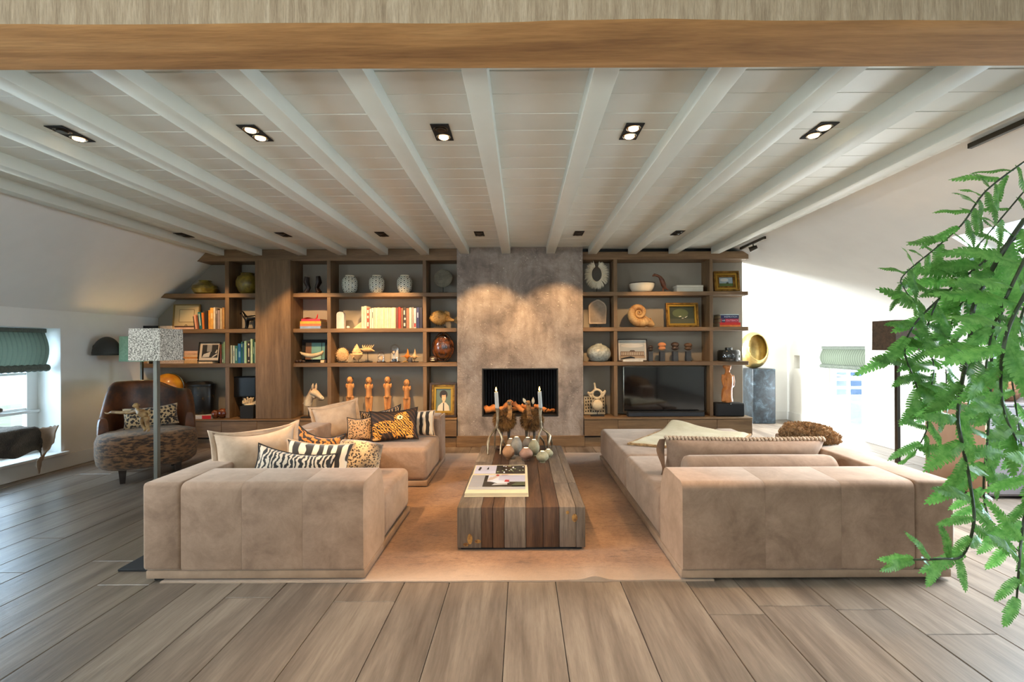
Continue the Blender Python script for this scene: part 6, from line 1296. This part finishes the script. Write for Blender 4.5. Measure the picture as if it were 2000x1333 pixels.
stick('right twig candlestick with a burning grey candle', 4.42, ((1053.7, 765), (1055.8, 797)), [(1055.6, 796), (1055, 811), (1056.3, 833), (1058, 838)], [[(1057.5, 836), (1053, 848, -.03), (1051.8, 856, -.04), (1050.5, 870, -.04), (1050, 880, -.04)], [(1052.5, 851, -.03), (1061.4, 862, .03), (1065.8, 875, .08)], [(1058, 837), (1071.6, 847, -.02), (1074.8, 852, -.03), (1071.6, 867, -.05), (1071, 882, -.06)], [(1074.8, 853, -.03), (1077.5, 864, .0), (1079, 879, .02)], [(1067, 843, .0), (1070, 850, .04), (1070, 874, .10)]])
def eggstone(px, Y, ytop, yb, w_, col, lb, lit=True):
    t = root_at('tealight_holder', lb, 'candle holder', px, Y, TT, 'egg stone tealight holders'); k = Y/F; h = (yb-ytop)*k*.94; r = w_*k/2; x = P(px, 880, Y).x; m_ = M('egg_stone_%d_%d_%d' % col, col, tuple(int(v*.72) for v in col), .65, ns=9, bump=.3, bs=80)
    pr = [(r*(max(.02, math.sin(math.pi*f))**.62)*(1+.16*(.42-f)), h*f) for f in (.0, .04, .1, .2, .32, .45, .58, .7, .8, .88)]+[(r*.42, h*.945), (r*.34, h*.955), (r*.32, h*.93)]
    pr[0] = (r*.45, 0); B().lathe(pr, (x, Y, TT), 26).done('stone', m_, t); B().lathe([(r*.31, h*.93), (r*.31, h*.955), (r*.1, h*.96)], (x, Y, TT), 14).done('tealight', m_tea if lit else m_wax, t)
eggstone(997.5, 4.40, 855, 885, 19, (150, 128, 104), 'small brown egg stone half hidden behind the tall grey one'); eggstone(1009, 4.26, 854, 895, 23, (142, 134, 120), 'tall blue grey egg stone tealight holder'); eggstone(993, 4.14, 871, 901, 24, (168, 122, 82), 'rust brown egg stone with a lit tealight, leftmost'); eggstone(1027.5, 4.10, 877.5, 904, 27, (178, 134, 112), 'pink egg stone tealight holder in front')
eggstone(1031, 4.44, 852, 882, 22.5, (122, 112, 100), 'dark grey egg stone at the back of the group'); eggstone(1043, 4.26, 859, 894, 22.5, (164, 156, 122), 'tall yellow grey egg stone tealight holder'); eggstone(1059.5, 4.02, 884, 908, 25, (174, 166, 132), 'small pale green egg stone nearest the camera'); eggstone(1071, 4.18, 879.5, 898, 19, (168, 160, 126), 'small pale egg stone at the right end of the group')
# downy chicks
m_down = M('brown_down', (150, 108, 58), (62, 44, 28), .9, ns=10, lo=.4, hi=.62); m_neck = M('mottled_neck_down', (176, 124, 66), (86, 56, 30), .85, ns=30); m_cleg = M('dark_scaly_leg', (92, 78, 62), (58, 48, 38), .7, ns=30)
def chick(lb, Yc, body, neck, head, legs, beak):
    q = lambda x, y, d=0: P(x, y, Yc+d); k = Yc/F; t = root_at('ostrich_chick', lb, 'stuffed bird', body[0], Yc, TT, 'stuffed chicks on the coffee table'); c = q(body[0], body[1]); ra = body[2]*k; rb = body[3]*k
    b = B(); b.ball(c, (ra*.88, ra*1.05, rb*.88), 20, fn=lambda v: 1+.06*noise.noise(v*3)); pts = [q(*p) for p in neck]; b.tube(pts, [.034]+[.022]*(len(pts)-2)+[.019], 10); h = q(*head); b.ball(h, (.026, .034, .024), 14); b.done('body', m_neck, t, remesh=.006)
    b = B(); random.seed(int(body[0]))
    for i in range(2800):
        z = random.uniform(-1, 1); r_ = math.sqrt(1-z*z); a = random.uniform(0, 6.2832); d_ = Vector((r_*math.cos(a), r_*math.sin(a), z)); p = c+Vector((d_.x*ra*.86, d_.y*ra*1.02, d_.z*rb*.86)); L = random.uniform(.025, .06); f_ = (d_+Vector((random.uniform(-.5, .5), random.uniform(-.5, .5), -.7+random.uniform(-.4, .4)))).normalized(); s_ = f_.cross(Vector((random.uniform(-1, 1), random.uniform(-1, 1), random.uniform(-1, 1)))).normalized()*.0018
        V = [b.bm.verts.new(v) for v in (p-s_, p+s_, p+f_*L*.6+s_*.8+d_*.01, p+f_*L+d_*.008, p+f_*L*.6-s_*.8+d_*.01)]; b._f(V)
    o = b.done('down', m_down, t, smooth=False); o['kind'] = 'stuff'
    B().ring([[h+Vector((beak*.012+sx_*.010, -.028, sz_*.007)) for sx_, sz_ in ((-1, -1), (1, -1), (1, 1), (-1, 1))], [h+Vector((beak*.03+sx_*.002, -.062, -.010+sz_*.0015)) for sx_, sz_ in ((-1, -1), (1, -1), (1, 1), (-1, 1))]]).done('beak', m_cleg, t)
    for s in (-1, 1): B().ball(h+Vector((.022*s, -.016, .006)), .005, 8).done('eye', m_black, t)
    for x, y0_, y1_ in legs:
        b = B(); p0 = q(x, y0_); p1 = Vector((p0.x, Yc, TT+.006)); pm = p0.lerp(p1, .45)+Vector((0, .012, 0)); b.tube([p0+Vector((0, 0, .03)), pm, p1], [.020, .013, .008], 8)
        for dx in (-.016, .004): b.tube([p1, p1+Vector((dx, -.045, -.001))], [.007, .004], 6)
        b.done('leg', m_cleg, t)
chick('stuffed ostrich chick with raised neck behind the left candlestick', 4.56, (985.5, 820, 17.5, 17), [(993, 818, -.07), (996, 808, -.10), (996, 797, -.10), (995, 789, -.10)], (994.5, 786, -.105), [(979, 836, 0), (993.5, 836, 0)], -.3)
chick('stuffed ostrich chick beside the right candlestick, neck bent back', 4.56, (1039, 820, 18, 17), [(1036, 818, -.08), (1033, 808, -.10), (1032.5, 797, -.10), (1032.5, 789, -.10)], (1031.5, 787, -.105), [(1028.5, 836, 0), (1043.5, 836, 0)], -1.0)
def feath(par, x0, y0, x1, y1, Yc):
    a, c = P(x0, y0, Yc), P(x1, y1, Yc); d_ = c-a; s_ = Vector((d_.z, 0, -d_.x)).normalized(); b = B(); b.grid(lambda u, v: a+d_*u+s_*((v-.5)*.030*math.sin(math.pi*min(1, .08+u*.92))), 8, 4); o = b.done('leaf', m_bone, par); sd = o.modifiers.new('leaf_thickness', 'SOLIDIFY'); sd.thickness = .002
c = P(1029, 800, 4.70); t = thing('dry_twig', 'dry twig with two curled leaves behind the right chick', 'twig', (c.x, 4.66, TT)); B().tube([(c.x+.03, 4.665, TT+.004), (c.x+.02, 4.665, TT+.2), P(1029, 794, 4.66), P(1026, 788, 4.66)], [.005, .004, .003, .002], 6).done('stem', m_cleg, t); B().tube([(c.x+.02, 4.665, TT+.2), P(1038, 800, 4.66), P(1041, 785, 4.66), P(1042, 777, 4.66)], [.004, .003, .003, .001], 6).done('stem', m_cleg, t)
feath(t, 1027, 788, 1021.5, 777.5, 4.66); feath(t, 1041, 790, 1041.5, 776, 4.66)
one(B().ball((P(978, 875, 4.5).x, 4.48, TT+.02), (.045, .04, .022), 14, fn=lambda q: 1+.1*noise.noise(q*2)), 'dark_stone', m_dkw, 'dark flat stone under the left candlestick', 'stone', TT)

# ------------------------------------------------------------------ trailing fern
random.seed(23)
def FERN(name, c1, c2):
    m, nt, p = newmat(name); setp(p, Roughness=.38); vec = coords(nt); col = randval(nt, ramp(nt, noisef(nt, vec, 8), [(.35, C(c1)), (.65, C(c2))]), .22); nt.links.new(col, p.inputs['Base Color'])
    tr = N(nt, 'ShaderNodeBsdfTranslucent'); nt.links.new(col, tr.inputs[0]); mx = N(nt, 'ShaderNodeMixShader'); mx.inputs[0].default_value = .4; out = nt.nodes['Material Output']
    nt.links.new(p.outputs[0], mx.inputs[1]); nt.links.new(tr.outputs[0], mx.inputs[2]); nt.links.new(mx.outputs[0], out.inputs[0]); return m
m_fern = FERN('fern_leaf_green', (82, 146, 60), (126, 182, 92)); m_stem = M('fern_stem_dark', (52, 66, 40), (36, 44, 28), .5, ns=20)
def leafmesh(seed, deep):
    rnd = random.Random(seed); b = B(); n = 15; mid = []; tips = {1: [], -1: []}
    def prof(x): return (.155*math.sin(math.pi*min(1, x*.82+.16))**.8)*(1 if x < .9 else (1-x)/.1*.8+.2)
    f = lambda x, y: Vector((x, y, -.22*x*x-.9*y*y+.05*math.sin(x*9+seed)*abs(y)*4))
    for i in range(n+1): x = i/n; mid.append(b.bm.verts.new(f(x, 0)))
    for s in (1, -1):
        val = []
        for i in range(n+1):
            x = i/n; val.append(b.bm.verts.new(f(min(1, x+.01), s*prof(x)*(1-deep)*rnd.uniform(.85, 1.1)+s*.002)))
        for i in range(n):
            x = i/n; w_ = prof(x+.5/n)*rnd.uniform(.88, 1.12); tip = b.bm.verts.new(f(min(1.03, x+1.25/n), s*w_)); sh = b.bm.verts.new(f(min(1, x+.45/n), s*w_*.86))
            q = [mid[i], val[i], sh, tip, val[i+1], mid[i+1]]; b._f(q if s > 0 else list(reversed(q)))
    b.tube([f(x, 0)+Vector((0, 0, .001)) for x in (-.06, .3, .7, 1)], [.008, .006, .004, .001], 4)
    for v in b.bm.verts: pass
    return b
LM = []
pot = (2.15, 1.62, 0)
fern = thing('trailing_fern', 'large trailing fern with bright green toothed fronds hanging in at the right', 'plant', pot); ORG[fern.name] = Vector(pot)
for k in range(5):
    o = leafmesh(k, .56+.05*k).done('leaf', m_fern, fern, local=True, smooth=True, ang=80); LM.append(o.data); bpy.data.objects.remove(o)
B().lathe([(.15, 0), (.16, .04), (.10, .10), (.07, .5), (.07, 1.30), (.12, 1.42), (.20, 1.46), (.20, 1.485)], (0, 0, 0), 28).done('plant_stand', m_mattblack, fern, local=True)
B().lathe([(.14, 1.486), (.18, 1.55), (.20, 1.70), (.21, 1.74), (.19, 1.74), (.17, 1.70), (.05, 1.69)], (0, 0, 0), 28).done('pot', M('dark_clay_pot', (70, 56, 46), (54, 42, 34), .7), fern, local=True)
O_ = Vector(pot)
stems = [ # (pixels, depth at start, depth at end, radius, leaf length px, spacing px)
 ([(2000, 316), (1925, 374), (1880, 437), (1831, 482), (1764, 539), (1767, 565), (1786, 591)], 1.62, 1.50, .0035, 62, 17),
 ([(2000, 374), (1940, 445), (1910, 479), (1860, 520), (1815, 545)], 1.66, 1.75, .003, 66, 30),
 ([(2000, 430), (1962, 486), (1925, 550), (1902, 599), (1895, 655), (1887, 711), (1880, 740), (1871, 815), (1880, 871), (1895, 946), (1902, 1021), (1880, 1085), (1839, 1092), (1785, 1094)], 1.42, 1.30, .007, 100, 27),
 ([(1992, 460), (1902, 527), (1831, 587), (1782, 640), (1767, 689), (1786, 741), (1797, 779), (1812, 830), (1790, 880)], 1.66, 1.62, .0045, 80, 19),
 ([(1831, 587), (1809, 651), (1824, 715), (1820, 760), (1835, 800)], 1.66, 1.60, .003, 74, 20),
 ([(2000, 520), (1960, 600), (1938, 690), (1936, 740), (1929, 852), (1921, 954), (1932, 1010), (1970, 1059), (2003, 1088)], 1.55, 1.5, .005, 92, 24),
 ([(2000, 480), (1940, 540), (1880, 590), (1850, 660), (1848, 740), (1850, 800)], 1.75, 1.7, .003, 84, 20),
 ([(2010, 560), (1970, 640), (1955, 720), (1960, 800), (1985, 860)], 1.15, 1.10, .005, 120, 24),
 ([(2010, 490), (1975, 560), (1940, 640), (1925, 720)], 1.25, 1.20, .005, 110, 24),
 ([(2030, 860), (2010, 960), (1996, 1040), (1990, 1110), (1985, 1180)], 1.05, 1.0, .004, 96, 26),
 ([(2000, 600), (1975, 700), (1985, 800), (2000, 900)], 1.7, 1.7, .004, 90, 24),
]
nleaf = 0
for si, (px, ya, yb, rad, L0, sp) in enumerate(stems):
    pp = []; n = len(px)
    for i in range(n-1):
        for k in range(8):
            t_ = k/8; a = px[max(0, i-1)]; b_ = px[i]; c_ = px[i+1]; d_ = px[min(n-1, i+2)]
            cr = [.5*((2*b_[j])+(-a[j]+c_[j])*t_+(2*a[j]-5*b_[j]+4*c_[j]-d_[j])*t_**2+(-a[j]+3*b_[j]-3*c_[j]+d_[j])*t_**3) for j in (0, 1)]
            pp.append(tuple(cr))
    pp.append(px[-1]); m_ = len(pp)
    W = [P(x, y, ya+(yb-ya)*i/(m_-1)+.04*math.sin(i*.35+si)) for i, (x, y) in enumerate(pp)]
    root_ = O_+Vector((-.05, -.05+.02*si, 1.72))
    if px[0][0] > 1985: W = [root_, root_.lerp(W[0], .5)+Vector((0, 0, .10))]+W
    B().tube(W, [rad*(1-.6*i/len(W)) for i in range(len(W))], 7).done('stem', m_stem, fern)
    acc, side = 0, 1
    for i in range(1, m_):
        acc += math.hypot(pp[i][0]-pp[i-1][0], pp[i][1]-pp[i-1][1])
        if acc < sp*.56: continue
        acc = 0; side = -side; off = len(W)-m_; p = W[off+i]; Yd = p.y
        T = (W[off+i]-W[off+i-1]).normalized(); fwd = Vector((0, -1, 0)); sd_ = T.cross(fwd).normalized()*side
        f_ = i/m_; L = L0*(.95 if si in (2, 5, 9) else 1.1)*Yd/F*random.uniform(.75, 1.2)*(1-.35*f_**3)
        d_ = (sd_*.9+T*random.uniform(.2, .6)+Vector((random.uniform(-.3, .1), random.uniform(-.5, .35), random.uniform(-.35, .1)))).normalized()
        nrm = (Vector((random.uniform(-.4, .4), -.8, .75+random.uniform(-.4, .3)))); yv = nrm.cross(d_).normalized(); zv = d_.cross(yv).normalized()
        o = bpy.data.objects.new('leaf', LM[random.randrange(5)]); COL.objects.link(o); o.parent = fern
        mt = Matrix((d_, yv, zv)).transposed().to_4x4(); mt = mt @ Matrix.Diagonal((L, L*random.uniform(.85, 1.15), L, 1)); mt.translation = p-O_; o.matrix_basis = mt; nleaf += 1
    T = (W[-1]-W[-3]).normalized(); o = bpy.data.objects.new('leaf', LM[1]); COL.objects.link(o); o.parent = fern; nrm = Vector((.1, -.9, .4)); yv = nrm.cross(T).normalized(); zv = T.cross(yv).normalized(); L = L0*yb/F; mt = Matrix((T, yv, zv)).transposed().to_4x4() @ Matrix.Diagonal((L, L*.8, L, 1)); mt.translation = W[-1]-O_; o.matrix_basis = mt
print('leaves', nleaf)
